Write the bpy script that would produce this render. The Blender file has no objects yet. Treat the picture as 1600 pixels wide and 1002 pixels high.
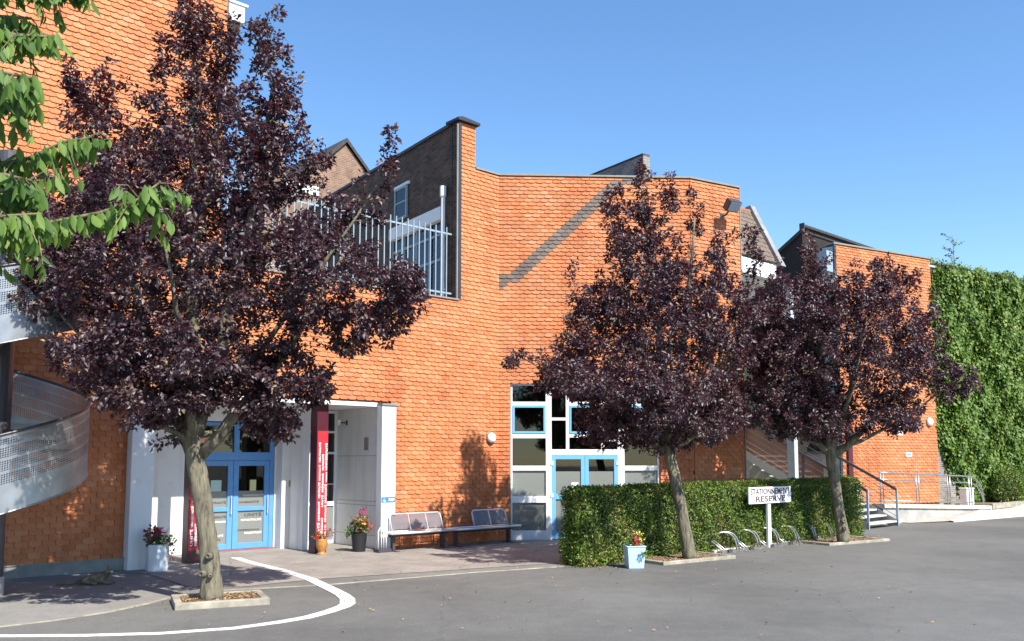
import bpy, bmesh, math, random
import numpy as np
from mathutils import Matrix, Vector, Euler
random.seed(7); rng = np.random.default_rng(7)
R = math.radians
sc = bpy.context.scene
col = sc.collection

# ------------------------------------------------------------------ camera, sky, sun, exposure
cam = bpy.data.cameras.new('camera'); camo = bpy.data.objects.new('camera', cam); col.objects.link(camo)
camo.location = (0, 0, 1.95); camo.rotation_euler = (R(90 + 5.1605), 0, 0)
cam.sensor_width = 36; cam.lens = 31.2075; cam.shift_y = 0.0592
cam.clip_start = 0.05; cam.clip_end = 2000
sc.camera = camo
SUN_AZ = math.atan2(0.64, -0.768)      # clockwise from +Y
SUN_EL = R(46)
w = bpy.data.worlds.new('World'); sc.world = w; w.use_nodes = True
nt = w.node_tree; bg = nt.nodes['Background']
sky = nt.nodes.new('ShaderNodeTexSky'); sky.sky_type = 'NISHITA'; sky.sun_disc = False
sky.sun_elevation = SUN_EL; sky.sun_rotation = SUN_AZ; sky.air_density = 1.0; sky.dust_density = 0.0; sky.ozone_density = 3.5
hs = nt.nodes.new('ShaderNodeHueSaturation'); hs.inputs['Saturation'].default_value = 1.12
nt.links.new(sky.outputs[0], hs.inputs['Color']); nt.links.new(hs.outputs[0], bg.inputs[0]); bg.inputs[1].default_value = 0.13
sl = bpy.data.lights.new('sun', 'SUN'); sl.energy = 5.0; sl.angle = R(0.53); sl.color = (1, 0.95, 0.86)
so = bpy.data.objects.new('sun', sl); col.objects.link(so); so.location = (30, -35, 45)
sd = Vector((math.cos(SUN_EL) * math.sin(SUN_AZ), math.cos(SUN_EL) * math.cos(SUN_AZ), math.sin(SUN_EL)))
so.rotation_euler = sd.to_track_quat('Z', 'Y').to_euler()
sc.view_settings.view_transform = 'Standard'; sc.view_settings.look = 'None'
sc.view_settings.exposure = 0.9; sc.view_settings.gamma = 1.0
try: sc.view_settings.use_curve_mapping = False
except Exception: pass

# ------------------------------------------------------------------ materials
MATS = {}
class NT:
    def __init__(s, name):
        m = bpy.data.materials.new(name); m.use_nodes = True; s.m = m; s.t = m.node_tree
        s.b = s.t.nodes['Principled BSDF']; s.out = s.t.nodes['Material Output']; MATS[name] = m
    def n(s, typ, **kw):
        nd = s.t.nodes.new(typ)
        for k, v in kw.items():
            if hasattr(nd, k): setattr(nd, k, v)
        return nd
    def l(s, a, b): s.t.links.new(a, b)
    def setb(s, **kw):
        for k, v in kw.items(): s.b.inputs[k.replace('_', ' ')].default_value = v
    def coord(s, which='Object'):
        return s.n('ShaderNodeTexCoord').outputs[which]
    def noise(s, scale, detail=4, vec=None, rough=0.55):
        nd = s.n('ShaderNodeTexNoise'); nd.inputs['Scale'].default_value = scale; nd.inputs['Detail'].default_value = detail
        nd.inputs['Roughness'].default_value = rough
        if vec is not None: s.l(vec, nd.inputs['Vector'])
        return nd
    def ramp(s, fac, stops):
        nd = s.n('ShaderNodeValToRGB'); cr = nd.color_ramp
        while len(cr.elements) < len(stops): cr.elements.new(0.5)
        for e, (p, c) in zip(cr.elements, stops): e.position = p; e.color = (*c, 1)
        s.l(fac, nd.inputs[0]); return nd.outputs[0]
    def mix(s, a, b, fac, mode='MIX'):
        nd = s.n('ShaderNodeMix'); nd.data_type = 'RGBA'; nd.blend_type = mode
        for sock, v in ((nd.inputs[0], fac), (nd.inputs[6], a), (nd.inputs[7], b)):
            if isinstance(v, (int, float)): sock.default_value = v
            elif isinstance(v, tuple): sock.default_value = (*v, 1)
            else: s.l(v, sock)
        return nd.outputs[2]
    def math(s, op, a, b=0.0):
        nd = s.n('ShaderNodeMath'); nd.operation = op
        for sock, v in ((nd.inputs[0], a), (nd.inputs[1], b)):
            if isinstance(v, (int, float)): sock.default_value = v
            else: s.l(v, sock)
        return nd.outputs[0]
    def bump(s, h, strength=0.3, dist=0.01):
        nd = s.n('ShaderNodeBump'); nd.inputs['Strength'].default_value = strength; nd.inputs['Distance'].default_value = dist
        s.l(h, nd.inputs['Height']); s.l(nd.outputs[0], s.b.inputs['Normal'])
    def rand(s):
        g = s.n('ShaderNodeNewGeometry').outputs['Random Per Island']; o = s.n('ShaderNodeObjectInfo').outputs['Random']
        return s.math('FRACT', s.math('ADD', g, o))

def simple(name, c, rough=0.6, metal=0.0, var=0.12, scale=6.0, bump=0.0, spec=0.4):
    k = NT(name); nz = k.noise(scale, 5, k.coord())
    d = tuple(x * (1 - var) for x in c); e = tuple(min(1, x * (1 + var)) for x in c)
    k.l(k.ramp(nz.outputs[0], [(0.3, d), (0.7, e)]), k.b.inputs['Base Color'])
    k.setb(Roughness=rough, Metallic=metal); k.b.inputs['Specular IOR Level'].default_value = spec
    if bump: k.bump(k.noise(scale * 12, 4, k.coord()).outputs[0], bump, 0.004)
    return k.m

def tile_mat(name, stops):
    k = NT(name); r = k.rand(); c = k.ramp(r, stops)
    geo = k.n('ShaderNodeNewGeometry').outputs['Position']
    nz = k.noise(1.1, 6, geo); c = k.mix(c, (1.0, 0.86, 0.74), k.math('MULTIPLY', k.math('SUBTRACT', nz.outputs[0], 0.35), 0.55), 'MULTIPLY')
    n2 = k.noise(38, 5, geo); c = k.mix(c, k.ramp(n2.outputs[0], [(0.3, (0.72, 0.72, 0.72)), (0.7, (1.12, 1.1, 1.1))]), 0.7, 'MULTIPLY')
    n3 = k.noise(0.45, 5, geo); stain = k.ramp(n3.outputs[0], [(0.48, (1, 1, 1)), (0.72, (0.70, 0.64, 0.62))])
    c = k.mix(c, stain, 0.8, 'MULTIPLY')
    mp = k.n('ShaderNodeMapping'); mp.inputs['Scale'].default_value = (2.6, 2.6, 0.16); k.l(geo, mp.inputs[0]); n4 = k.noise(1.0, 6, mp.outputs[0], 0.6)
    c = k.mix(c, k.ramp(n4.outputs[0], [(0.50, (1, 1, 1)), (0.72, (0.74, 0.70, 0.69))]), 0.75, 'MULTIPLY')
    k.l(c, k.b.inputs['Base Color']); k.setb(Roughness=0.8); k.b.inputs['Specular IOR Level'].default_value = 0.25
    k.bump(n2.outputs[0], 0.35, 0.003); return k.m
tile_mat('clay_tile', [(0.0, (0.495, 0.165, 0.066)), (0.3, (0.545, 0.196, 0.083)), (0.7, (0.57, 0.215, 0.095)), (0.92, (0.59, 0.236, 0.111)), (1.0, (0.60, 0.26, 0.135))])
tile_mat('grey_tile', [(0.0, (0.145, 0.118, 0.10)), (0.5, (0.175, 0.143, 0.12)), (1.0, (0.21, 0.175, 0.15))])
def brick_mat(name, c1, c2, mortar, sx=1.0):
    k = NT(name); uv = k.coord('UV'); b = k.n('ShaderNodeTexBrick'); k.l(uv, b.inputs['Vector'])
    b.inputs['Color1'].default_value = (*c1, 1); b.inputs['Color2'].default_value = (*c2, 1); b.inputs['Mortar'].default_value = (*mortar, 1)
    b.inputs['Scale'].default_value = 1; b.inputs['Brick Width'].default_value = 0.22; b.inputs['Row Height'].default_value = 0.075
    b.inputs['Mortar Size'].default_value = 0.008; b.inputs['Mortar Smooth'].default_value = 0.3
    nz = k.noise(2.0, 6, uv); c = k.mix(b.outputs[0], k.ramp(nz.outputs[0], [(0.3, (0.55, 0.55, 0.55)), (0.7, (1.25, 1.2, 1.15))]), 0.8, 'MULTIPLY')
    k.l(c, k.b.inputs['Base Color']); k.setb(Roughness=0.85)
    inv = k.math('SUBTRACT', 1.0, b.outputs['Fac']); k.bump(inv, 0.6, 0.01); return k.m
brick_mat('dark_brick', (0.05, 0.03, 0.022), (0.135, 0.075, 0.05), (0.13, 0.11, 0.09))
brick_mat('old_brick', (0.20, 0.10, 0.065), (0.27, 0.16, 0.10), (0.32, 0.28, 0.23))
brick_mat('grey_brick', (0.14, 0.125, 0.115), (0.27, 0.235, 0.21), (0.40, 0.38, 0.35))
def asphalt(name, c, var=0.14):
    k = NT(name); g = k.n('ShaderNodeNewGeometry').outputs['Position']
    big = k.noise(0.22, 5, g); fine = k.noise(140, 3, g, 0.7); mid = k.noise(3.0, 6, g, 0.7)
    c0 = tuple(x * (1 - var) for x in c); c1 = tuple(x * (1 + var) for x in c)
    cc = k.ramp(big.outputs[0], [(0.4, c0), (0.6, c1)])
    cc = k.mix(cc, k.ramp(fine.outputs[0], [(0.3, (0.6, 0.6, 0.6)), (0.7, (1.4, 1.4, 1.38))]), 0.75, 'MULTIPLY')
    cc = k.mix(cc, k.ramp(mid.outputs[0], [(0.3, (0.84, 0.84, 0.84)), (0.7, (1.12, 1.12, 1.12))]), 0.8, 'MULTIPLY')
    agg = k.noise(28, 4, g, 0.8); cc = k.mix(cc, k.ramp(agg.outputs[0], [(0.3, (0.72, 0.72, 0.72)), (0.7, (1.25, 1.25, 1.24))]), 0.8, 'MULTIPLY')
    vo = k.n('ShaderNodeTexVoronoi'); vo.feature = 'DISTANCE_TO_EDGE'; vo.inputs['Scale'].default_value = 0.17
    wv = k.noise(1.6, 5, g, 0.6); wm = k.n('ShaderNodeVectorMath'); wm.operation = 'MULTIPLY_ADD'; k.l(wv.outputs[1], wm.inputs[0]); wm.inputs[1].default_value = (0.9, 0.9, 0); k.l(g, wm.inputs[2]); k.l(wm.outputs[0], vo.inputs['Vector'])
    cc = k.mix(cc, k.ramp(vo.outputs['Distance'], [(0.0, (0.70, 0.70, 0.70)), (0.0045, (1, 1, 1))]), 0.55, 'MULTIPLY')
    st = k.noise(0.9, 7, g, 0.65); cc = k.mix(cc, k.ramp(st.outputs[0], [(0.60, (1, 1, 1)), (0.72, (0.80, 0.79, 0.78))]), 0.7, 'MULTIPLY')
    k.l(cc, k.b.inputs['Base Color']); k.setb(Roughness=0.85); k.b.inputs['Specular IOR Level'].default_value = 0.3
    k.bump(fine.outputs[0], 0.5, 0.006); return k.m
asphalt('asphalt', (0.130, 0.127, 0.120)); asphalt('pale_asphalt', (0.205, 0.195, 0.18)); asphalt('concrete_walk', (0.36, 0.33, 0.285)); asphalt('grey_band', (0.17, 0.165, 0.155))
def paver_mat():
    k = NT('pavers'); g = k.n('ShaderNodeNewGeometry').outputs['Position']
    mp = k.n('ShaderNodeMapping'); mp.inputs['Rotation'].default_value = (0, 0, R(-42)); k.l(g, mp.inputs[0])
    b = k.n('ShaderNodeTexBrick'); k.l(mp.outputs[0], b.inputs['Vector'])
    b.inputs['Color1'].default_value = (0.235, 0.21, 0.185, 1); b.inputs['Color2'].default_value = (0.285, 0.25, 0.22, 1); b.inputs['Mortar'].default_value = (0.15, 0.138, 0.125, 1)
    b.inputs['Scale'].default_value = 1; b.inputs['Brick Width'].default_value = 0.2; b.inputs['Row Height'].default_value = 0.1; b.inputs['Mortar Size'].default_value = 0.004
    nz = k.noise(1.5, 6, g); c = k.mix(b.outputs[0], k.ramp(nz.outputs[0], [(0.3, (0.75, 0.75, 0.75)), (0.7, (1.2, 1.2, 1.2))]), 0.8, 'MULTIPLY')
    k.l(c, k.b.inputs['Base Color']); k.setb(Roughness=0.8); k.bump(k.noise(60, 3, g).outputs[0], 0.3, 0.004)
paver_mat()
def render_mat():
    k = NT('white_render'); g = k.n('ShaderNodeNewGeometry').outputs['Position']; a = k.noise(1.4, 5, g)
    mp = k.n('ShaderNodeMapping'); mp.inputs['Scale'].default_value = (5, 5, 0.35); k.l(g, mp.inputs[0]); b = k.noise(1.0, 6, mp.outputs[0], 0.65); d = k.noise(3.5, 7, g, 0.7)
    c = k.ramp(a.outputs[0], [(0.3, (0.73, 0.73, 0.73)), (0.7, (0.80, 0.80, 0.81))])
    c = k.mix(c, k.ramp(b.outputs[0], [(0.5, (1, 1, 1)), (0.75, (0.80, 0.79, 0.76))]), 0.8, 'MULTIPLY')
    c = k.mix(c, k.ramp(d.outputs[0], [(0.6, (1, 1, 1)), (0.72, (0.84, 0.82, 0.79))]), 0.6, 'MULTIPLY')
    k.l(c, k.b.inputs['Base Color']); k.setb(Roughness=0.8); k.bump(k.noise(60, 4, g).outputs[0], 0.25, 0.004)
render_mat()
simple('white_paint', (0.8, 0.8, 0.8), 0.4, var=0.03, scale=3)
def worn_paint():
    k = NT('road_paint'); g = k.n('ShaderNodeNewGeometry').outputs['Position']
    a = k.noise(9, 6, g, 0.7); b = k.noise(120, 3, g, 0.7)
    c = k.ramp(a.outputs[0], [(0.34, (0.42, 0.41, 0.39)), (0.5, (0.74, 0.73, 0.69))])
    c = k.mix(c, k.ramp(b.outputs[0], [(0.3, (0.8, 0.8, 0.8)), (0.6, (1.05, 1.05, 1.05))]), 0.6, 'MULTIPLY')
    k.l(c, k.b.inputs['Base Color']); k.setb(Roughness=0.7); k.bump(b.outputs[0], 0.4, 0.004)
worn_paint()
simple('kerb_stone', (0.30, 0.27, 0.215), 0.9, var=0.4, scale=4, bump=0.6)
simple('concrete', (0.36, 0.345, 0.315), 0.85, var=0.25, scale=2.2, bump=0.3)
simple('coping', (0.58, 0.54, 0.46), 0.8, var=0.12, scale=4, bump=0.25)
simple('plinth', (0.24, 0.235, 0.225), 0.85, var=0.25, scale=3, bump=0.3)
simple('mortar_back', (0.12, 0.05, 0.03), 0.9)
simple('burgundy', (0.075, 0.014, 0.022), 0.35, var=0.08)
simple('banner_red', (0.40, 0.022, 0.035), 0.5, var=0.04)
simple('letter_white', (0.82, 0.82, 0.80), 0.5, var=0.02)
simple('letter_dark', (0.06, 0.065, 0.07), 0.6, var=0.02)
simple('letter_brown', (0.09, 0.04, 0.035), 0.6, var=0.05)
simple('blue_frame', (0.105, 0.29, 0.62), 0.35, var=0.05)
simple('sky_blue_frame', (0.16, 0.42, 0.66), 0.35, var=0.05)
simple('sign_blue', (0.06, 0.2, 0.66), 0.4, var=0.03)
simple('pale_blue_steel', (0.27, 0.34, 0.39), 0.4, var=0.06)
simple('tread_grey', (0.48, 0.48, 0.47), 0.6, 0.0, var=0.15)
simple('post_grey', (0.46, 0.50, 0.54), 0.5, var=0.12)
simple('dark_trim', (0.035, 0.035, 0.045), 0.5)
simple('zinc', (0.24, 0.225, 0.20), 0.6, 0.0, var=0.12)
simple('galvanised', (0.36, 0.36, 0.36), 0.38, 0.75, var=0.15, scale=20)
simple('steel_tube', (0.70, 0.70, 0.71), 0.35, 0.55, var=0.08, scale=20)
simple('dark_steel', (0.10, 0.09, 0.10), 0.4, 0.5)
simple('black_plastic', (0.018, 0.018, 0.02), 0.5)
simple('blue_plastic', (0.42, 0.60, 0.80), 0.45, var=0.05)
simple('white_pot', (0.66, 0.70, 0.73), 0.5, var=0.05)
simple('ochre_ceramic', (0.42, 0.19, 0.05), 0.3, var=0.25, scale=14)
simple('lamp_opal', (0.82, 0.82, 0.82), 0.25, var=0.02)
simple('dark_interior', (0.09, 0.085, 0.075), 0.9)
simple('interior_wall', (0.48, 0.46, 0.40), 0.9, var=0.15, scale=0.6)
simple('interior_orange', (0.62, 0.13, 0.03), 0.7)
simple('threshold_red', (0.30, 0.10, 0.11), 0.7)
simple('roof_tile', (0.155, 0.115, 0.088), 0.8, var=0.25, scale=8, bump=0.2)
simple('ridge_tile', (0.28, 0.115, 0.075), 0.8, var=0.2)
simple('slate', (0.05, 0.043, 0.04), 0.7, var=0.3, scale=9)
simple('dark_timber', (0.022, 0.016, 0.014), 0.8, var=0.2)
simple('cream_fascia', (0.62, 0.58, 0.48), 0.7, var=0.08)
simple('soil', (0.17, 0.125, 0.08), 0.95, var=0.45, scale=35, bump=0.8)
simple('leaf_litter', (0.34, 0.22, 0.11), 0.9, var=0.4, scale=5)
simple('cat_fur', (0.16, 0.115, 0.07), 0.9, var=0.55, scale=16)
simple('cat_pale', (0.50, 0.45, 0.36), 0.9, var=0.15)
simple('paper', (0.75, 0.75, 0.68), 0.8, var=0.03)
simple('paper_yellow', (0.62, 0.60, 0.30), 0.8, var=0.03)
simple('paper_green', (0.45, 0.62, 0.56), 0.8, var=0.03)
simple('grey_plaque', (0.34, 0.31, 0.30), 0.5, var=0.15)
simple('bronze', (0.30, 0.25, 0.10), 0.4, 0.5)
def bark(name, c):
    k = NT(name); o = k.coord(); mp = k.n('ShaderNodeMapping'); mp.inputs['Scale'].default_value = (7, 7, 1.5); k.l(o, mp.inputs[0])
    a = k.noise(2.2, 7, mp.outputs[0], 0.65); b = k.noise(1.2, 5, o)
    cc = k.ramp(a.outputs[0], [(0.32, tuple(x * 0.3 for x in c)), (0.5, c), (0.7, tuple(min(1, x * 1.5) for x in c))])
    cc = k.mix(cc, k.ramp(b.outputs[0], [(0.4, (0.85, 0.86, 0.8)), (0.62, (1.05, 1.08, 0.92))]), 0.8, 'MULTIPLY')
    k.l(cc, k.b.inputs['Base Color']); k.setb(Roughness=0.9); k.bump(a.outputs[0], 1.0, 0.05)
bark('bark', (0.17, 0.148, 0.11)); bark('twig_bark', (0.20, 0.165, 0.09))
def leaf(name, stops, rough=0.4, spec=0.5, trans=0.25, tcol=None, clump=1.6):
    k = NT(name); r = k.rand(); g = k.n('ShaderNodeNewGeometry').outputs['Position']
    cl = k.noise(clump, 4, g); sp_ = k.math('MULTIPLY', k.math('SUBTRACT', cl.outputs[0], 0.5), 1.5)
    r = k.math('MINIMUM', k.math('MAXIMUM', k.math('ADD', k.math('MULTIPLY', r, 0.97), sp_), 0.0), 0.999); c = k.ramp(r, stops)
    k.l(c, k.b.inputs['Base Color']); k.setb(Roughness=rough); k.b.inputs['Specular IOR Level'].default_value = spec
    if trans:
        t = k.n('ShaderNodeBsdfTranslucent'); mx = k.n('ShaderNodeMixShader'); mx.inputs[0].default_value = trans
        if tcol: t.inputs[0].default_value = (*tcol, 1)
        else: k.l(c, t.inputs[0])
        k.l(k.b.outputs[0], mx.inputs[1]); k.l(t.outputs[0], mx.inputs[2]); k.l(mx.outputs[0], k.out.inputs[0])
leaf('plum_leaf', [(0.0, (0.022, 0.010, 0.015)), (0.4, (0.042, 0.020, 0.027)), (0.75, (0.070, 0.038, 0.046)), (0.94, (0.115, 0.074, 0.074)), (1.0, (0.14, 0.105, 0.055))], 0.48, 0.65, 0.15, (0.20, 0.016, 0.034))
leaf('cherry_leaf', [(0.0, (0.03, 0.075, 0.014)), (0.5, (0.08, 0.155, 0.026)), (1.0, (0.15, 0.23, 0.042))], 0.58, 0.35, 0.3, (0.2, 0.33, 0.04))
leaf('hedge_leaf', [(0.0, (0.045, 0.09, 0.013)), (0.5, (0.125, 0.20, 0.028)), (0.85, (0.21, 0.285, 0.05)), (0.96, (0.24, 0.26, 0.06)), (1.0, (0.27, 0.17, 0.06))], 0.5, 0.35, 0.2)
leaf('ivy_leaf', [(0.0, (0.055, 0.11, 0.016)), (0.5, (0.105, 0.19, 0.028)), (0.9, (0.165, 0.255, 0.044)), (1.0, (0.25, 0.29, 0.06))], 0.5, 0.3, 0.25)
leaf('flower_pink', [(0.0, (0.35, 0.02, 0.12)), (1.0, (0.55, 0.05, 0.16))], 0.6, 0.3, 0.2)
leaf('flower_red', [(0.0, (0.55, 0.02, 0.01)), (1.0, (0.70, 0.08, 0.03))], 0.6, 0.3, 0.2)
leaf('flower_yellow', [(0.0, (0.60, 0.45, 0.03)), (1.0, (0.75, 0.66, 0.12))], 0.6, 0.3, 0.2)
leaf('coleus_leaf', [(0.0, (0.16, 0.03, 0.04)), (0.6, (0.26, 0.06, 0.07)), (1.0, (0.30, 0.22, 0.06))], 0.5, 0.4, 0.2)
leaf('pot_leaf', [(0.0, (0.05, 0.11, 0.02)), (0.6, (0.10, 0.19, 0.035)), (1.0, (0.19, 0.26, 0.05))], 0.5, 0.4, 0.2)
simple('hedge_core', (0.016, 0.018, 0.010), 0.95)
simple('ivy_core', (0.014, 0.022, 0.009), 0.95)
def glass(name, tint, transp, rough=0.02, dif=0.0, dcol=(0.4, 0.42, 0.4)):
    k = NT(name); t = k.n('ShaderNodeBsdfTransparent'); t.inputs[0].default_value = (*tint, 1)
    g = k.n('ShaderNodeBsdfGlossy'); g.inputs['Roughness'].default_value = rough; g.inputs[0].default_value = (1, 1, 1, 1)
    d = k.n('ShaderNodeBsdfDiffuse'); d.inputs[0].default_value = (*dcol, 1)
    m1 = k.n('ShaderNodeMixShader'); m1.inputs[0].default_value = dif; k.l(t.outputs[0], m1.inputs[1]); k.l(d.outputs[0], m1.inputs[2])
    fr = k.n('ShaderNodeFresnel'); fr.inputs[0].default_value = 1.5
    m2 = k.n('ShaderNodeMixShader'); k.l(fr.outputs[0], m2.inputs[0]); k.l(m1.outputs[0], m2.inputs[1]); k.l(g.outputs[0], m2.inputs[2])
    k.l(m2.outputs[0], k.out.inputs[0])
glass('clear_glass', (0.55, 0.58, 0.55), 0.6)
glass('frosted_glass', (0.75, 0.77, 0.74), 0.5, 0.25, 0.55, (0.36, 0.38, 0.355))
glass('thin_frosted_glass', (0.85, 0.86, 0.84), 0.5, 0.3, 0.3, (0.36, 0.38, 0.355))
glass('bench_mesh', (0.8, 0.78, 0.8), 0.5, 0.3, 0.5, (0.24, 0.22, 0.235))
glass('tile_reflection_panel', (0.55, 0.42, 0.38), 0.5, 0.15, 0.82, (0.34, 0.12, 0.065))  # stair infill: reflection of sunlit tiles painted in as the reddish diffuse colour
def perforated():
    k = NT('perforated_steel'); uv = k.coord('UV'); sep = k.n('ShaderNodeSeparateXYZ'); k.l(uv, sep.inputs[0])
    u, v = sep.outputs[0], sep.outputs[1]
    def cell(x, p): return k.math('SUBTRACT', k.math('FRACT', k.math('DIVIDE', x, p)), 0.5)
    cu, cv = cell(u, 0.03), cell(v, 0.03)
    rr = k.math('ADD', k.math('MULTIPLY', cu, cu), k.math('MULTIPLY', cv, cv))
    hole = k.math('LESS_THAN', rr, 0.115)
    band = k.math('GREATER_THAN', k.math('FRACT', k.math('DIVIDE', k.math('SUBTRACT', v, 0.36), 0.18)), 0.22)
    zone = k.math('MULTIPLY', k.math('GREATER_THAN', v, 0.36), k.math('LESS_THAN', v, 1.02))
    a = k.math('MULTIPLY', k.math('MULTIPLY', hole, band), zone)
    nz = k.noise(3.0, 4, uv); k.l(k.ramp(nz.outputs[0], [(0.3, (0.27, 0.28, 0.30)), (0.7, (0.40, 0.41, 0.43))]), k.b.inputs['Base Color'])
    k.setb(Metallic=0.8, Roughness=0.38)
    t = k.n('ShaderNodeBsdfTransparent'); mx = k.n('ShaderNodeMixShader'); k.l(a, mx.inputs[0]); k.l(k.b.outputs[0], mx.inputs[1]); k.l(t.outputs[0], mx.inputs[2]); k.l(mx.outputs[0], k.out.inputs[0])
perforated()

# ------------------------------------------------------------------ helpers
ROOTM = {}
def tag(o, label=None, cat=None, group=None, kind=None):
    if label: o['label'] = label
    if cat: o['category'] = cat
    if group: o['group'] = group
    if kind: o['kind'] = kind
    return o
def frame(p, ang, z=0.0): return Matrix.Translation((p[0], p[1], z)) @ Matrix.Rotation(R(ang), 4, 'Z')
I4 = Matrix.Identity(4)
def thing(name, label, cat, M=I4, group=None):
    o = bpy.data.objects.new(name, None); col.objects.link(o); o.empty_display_size = 0.2
    o.matrix_basis = M; ROOTM[o] = M.copy(); tag(o, label, cat, group); return o
class MB:
    def __init__(s): s.v = []; s.f = []; s.m = []; s.uv = None
    def add(s, vs, fs, mi=0):
        b = len(s.v); s.v += [tuple(x) for x in vs]; s.f += [tuple(i + b for i in q) for q in fs]; s.m += [mi] * len(fs); return s
    def box(s, x0, y0, z0, x1, y1, z1, mi=0, M=None):
        x0, x1 = min(x0, x1), max(x0, x1); y0, y1 = min(y0, y1), max(y0, y1); z0, z1 = min(z0, z1), max(z0, z1)
        vs = [(x0, y0, z0), (x1, y0, z0), (x1, y1, z0), (x0, y1, z0), (x0, y0, z1), (x1, y0, z1), (x1, y1, z1), (x0, y1, z1)]
        if M is not None: vs = [M @ Vector(v) for v in vs]
        return s.add(vs, [(0, 3, 2, 1), (4, 5, 6, 7), (0, 1, 5, 4), (1, 2, 6, 5), (2, 3, 7, 6), (3, 0, 4, 7)], mi)
    def prism(s, poly, z0, z1, mi=0):
        n = len(poly); vs = [(p[0], p[1], z0) for p in poly] + [(p[0], p[1], z1) for p in poly]
        fs = [tuple(range(n - 1, -1, -1)), tuple(range(n, 2 * n))] + [(i, (i + 1) % n, n + (i + 1) % n, n + i) for i in range(n)]
        return s.add(vs, fs, mi)
    def tube(s, pts, r, k=8, mi=0, caps=True):
        pts = [Vector(p) for p in pts]; n = len(pts); rs = r if isinstance(r, (list, tuple)) else [r] * n
        b = []; fs = []; ref = None
        for i, p in enumerate(pts):
            t = (pts[min(i + 1, n - 1)] - pts[max(i - 1, 0)]).normalized()
            if ref is None:
                ref = Vector((0, 0, 1)) if abs(t.z) < 0.9 else Vector((1, 0, 0))
            x = (ref - t * ref.dot(t)).normalized(); ref = x; y = t.cross(x)
            for j in range(k):
                a = 2 * math.pi * j / k; b.append(p + (x * math.cos(a) + y * math.sin(a)) * rs[i])
        for i in range(n - 1):
            for j in range(k): fs.append((i * k + j, i * k + (j + 1) % k, (i + 1) * k + (j + 1) % k, (i + 1) * k + j))
        if caps: fs.append(tuple(range(k - 1, -1, -1))); fs.append(tuple((n - 1) * k + j for j in range(k)))
        return s.add(b, fs, mi)
    def lathe(s, prof, c=(0, 0, 0), k=20, mi=0, rot=0.0):
        b = []; fs = []; n = len(prof)
        for (r, z) in prof:
            for j in range(k):
                a = 2 * math.pi * j / k + rot; b.append((c[0] + r * math.cos(a), c[1] + r * math.sin(a), c[2] + z))
        for i in range(n - 1):
            for j in range(k): fs.append((i * k + j, i * k + (j + 1) % k, (i + 1) * k + (j + 1) % k, (i + 1) * k + j))
        fs.append(tuple(range(k - 1, -1, -1))); fs.append(tuple((n - 1) * k + j for j in range(k)))
        return s.add(b, fs, mi)
    def quad(s, a, b, c, d, mi=0): return s.add([a, b, c, d], [(0, 1, 2, 3)], mi)
    def build(s, name, mat, parent=None, M=None, smooth=False, bevel=0.0, uv=None, kind=None, label=None):
        me = bpy.data.meshes.new(name); me.from_pydata(s.v, [], s.f)
        mats = mat if isinstance(mat, (list, tuple)) else [mat]
        for m in mats: me.materials.append(MATS[m])
        if len(mats) > 1: me.polygons.foreach_set('material_index', s.m)
        if smooth: me.polygons.foreach_set('use_smooth', [True] * len(s.f))
        if uv == 'box':
            lay = me.uv_layers.new(name='UVMap')
            for p in me.polygons:
                n = p.normal
                for li in p.loop_indices:
                    v = me.vertices[me.loops[li].vertex_index].co
                    if abs(n.z) > 0.7: lay.data[li].uv = (v.x, v.y)
                    else:
                        t = Vector((-n.y, n.x, 0)); t = t.normalized() if t.length > 1e-6 else Vector((1, 0, 0))
                        lay.data[li].uv = (v.x * t.x + v.y * t.y, v.z)
        elif uv is not None:
            lay = me.uv_layers.new(name='UVMap')
            for li, l in enumerate(me.loops): lay.data[li].uv = uv[l.vertex_index]
        return link(name, me, parent, M, bevel, kind, label)
def link(name, me, parent=None, M=None, bevel=0.0, kind=None, label=None):
    o = bpy.data.objects.new(name, me); col.objects.link(o)
    if parent is not None: o.parent = parent
    if M is not None:
        if parent is not None:
            pm = I4; q = parent
            pm = ROOTM.get(q, I4)
            o.matrix_basis = pm.inverted() @ M; ROOTM[o] = M.copy()
        else: o.matrix_basis = M; ROOTM[o] = M.copy()
    elif parent is not None: ROOTM[o] = ROOTM.get(parent, I4).copy()
    if bevel:
        b = o.modifiers.new('bevel', 'BEVEL'); b.width = bevel; b.segments = 2; b.limit_method = 'ANGLE'
    if kind: o['kind'] = kind
    if label: o['label'] = label
    return o
def box(name, mat, parent, b, M=None, bevel=0.0, **kw): return MB().box(*b).build(name, mat, parent, M, bevel=bevel, **kw)

def text(s, size, mat, parent, M, name='lettering', width=None, bold=0.0, depth=0.002, align='LEFT', height=None):
    cu = bpy.data.curves.new('t', 'FONT'); cu.body = s; cu.size = size; cu.extrude = depth; cu.offset = bold; cu.align_x = align; cu.resolution_u = 3
    to = bpy.data.objects.new('t', cu); col.objects.link(to)
    dg = bpy.context.evaluated_depsgraph_get(); me = bpy.data.meshes.new_from_object(to.evaluated_get(dg))
    bpy.data.objects.remove(to); bpy.data.curves.remove(cu)
    xs = [v.co.x for v in me.vertices]; ys = [v.co.y for v in me.vertices]
    if xs:
        x0, x1, y0, y1 = min(xs), max(xs), min(ys), max(ys)
        sx = width / (x1 - x0) if width else 1.0; sy = height / (y1 - y0) if height else 1.0
        for v in me.vertices: v.co.x = (v.co.x - x0) * sx; v.co.y = (v.co.y - y0) * sy
    me.materials.clear(); me.materials.append(MATS[mat]); me.name = name
    return link(name, me, parent, M)
def wall_text_M(F, x, y, z):      # lettering on a wall whose local frame is F, facing out (local -y), starting at x,z
    return F @ Matrix(((1, 0, 0, x), (0, 0, -1, y), (0, 1, 0, z), (0, 0, 0, 1)))
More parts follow.
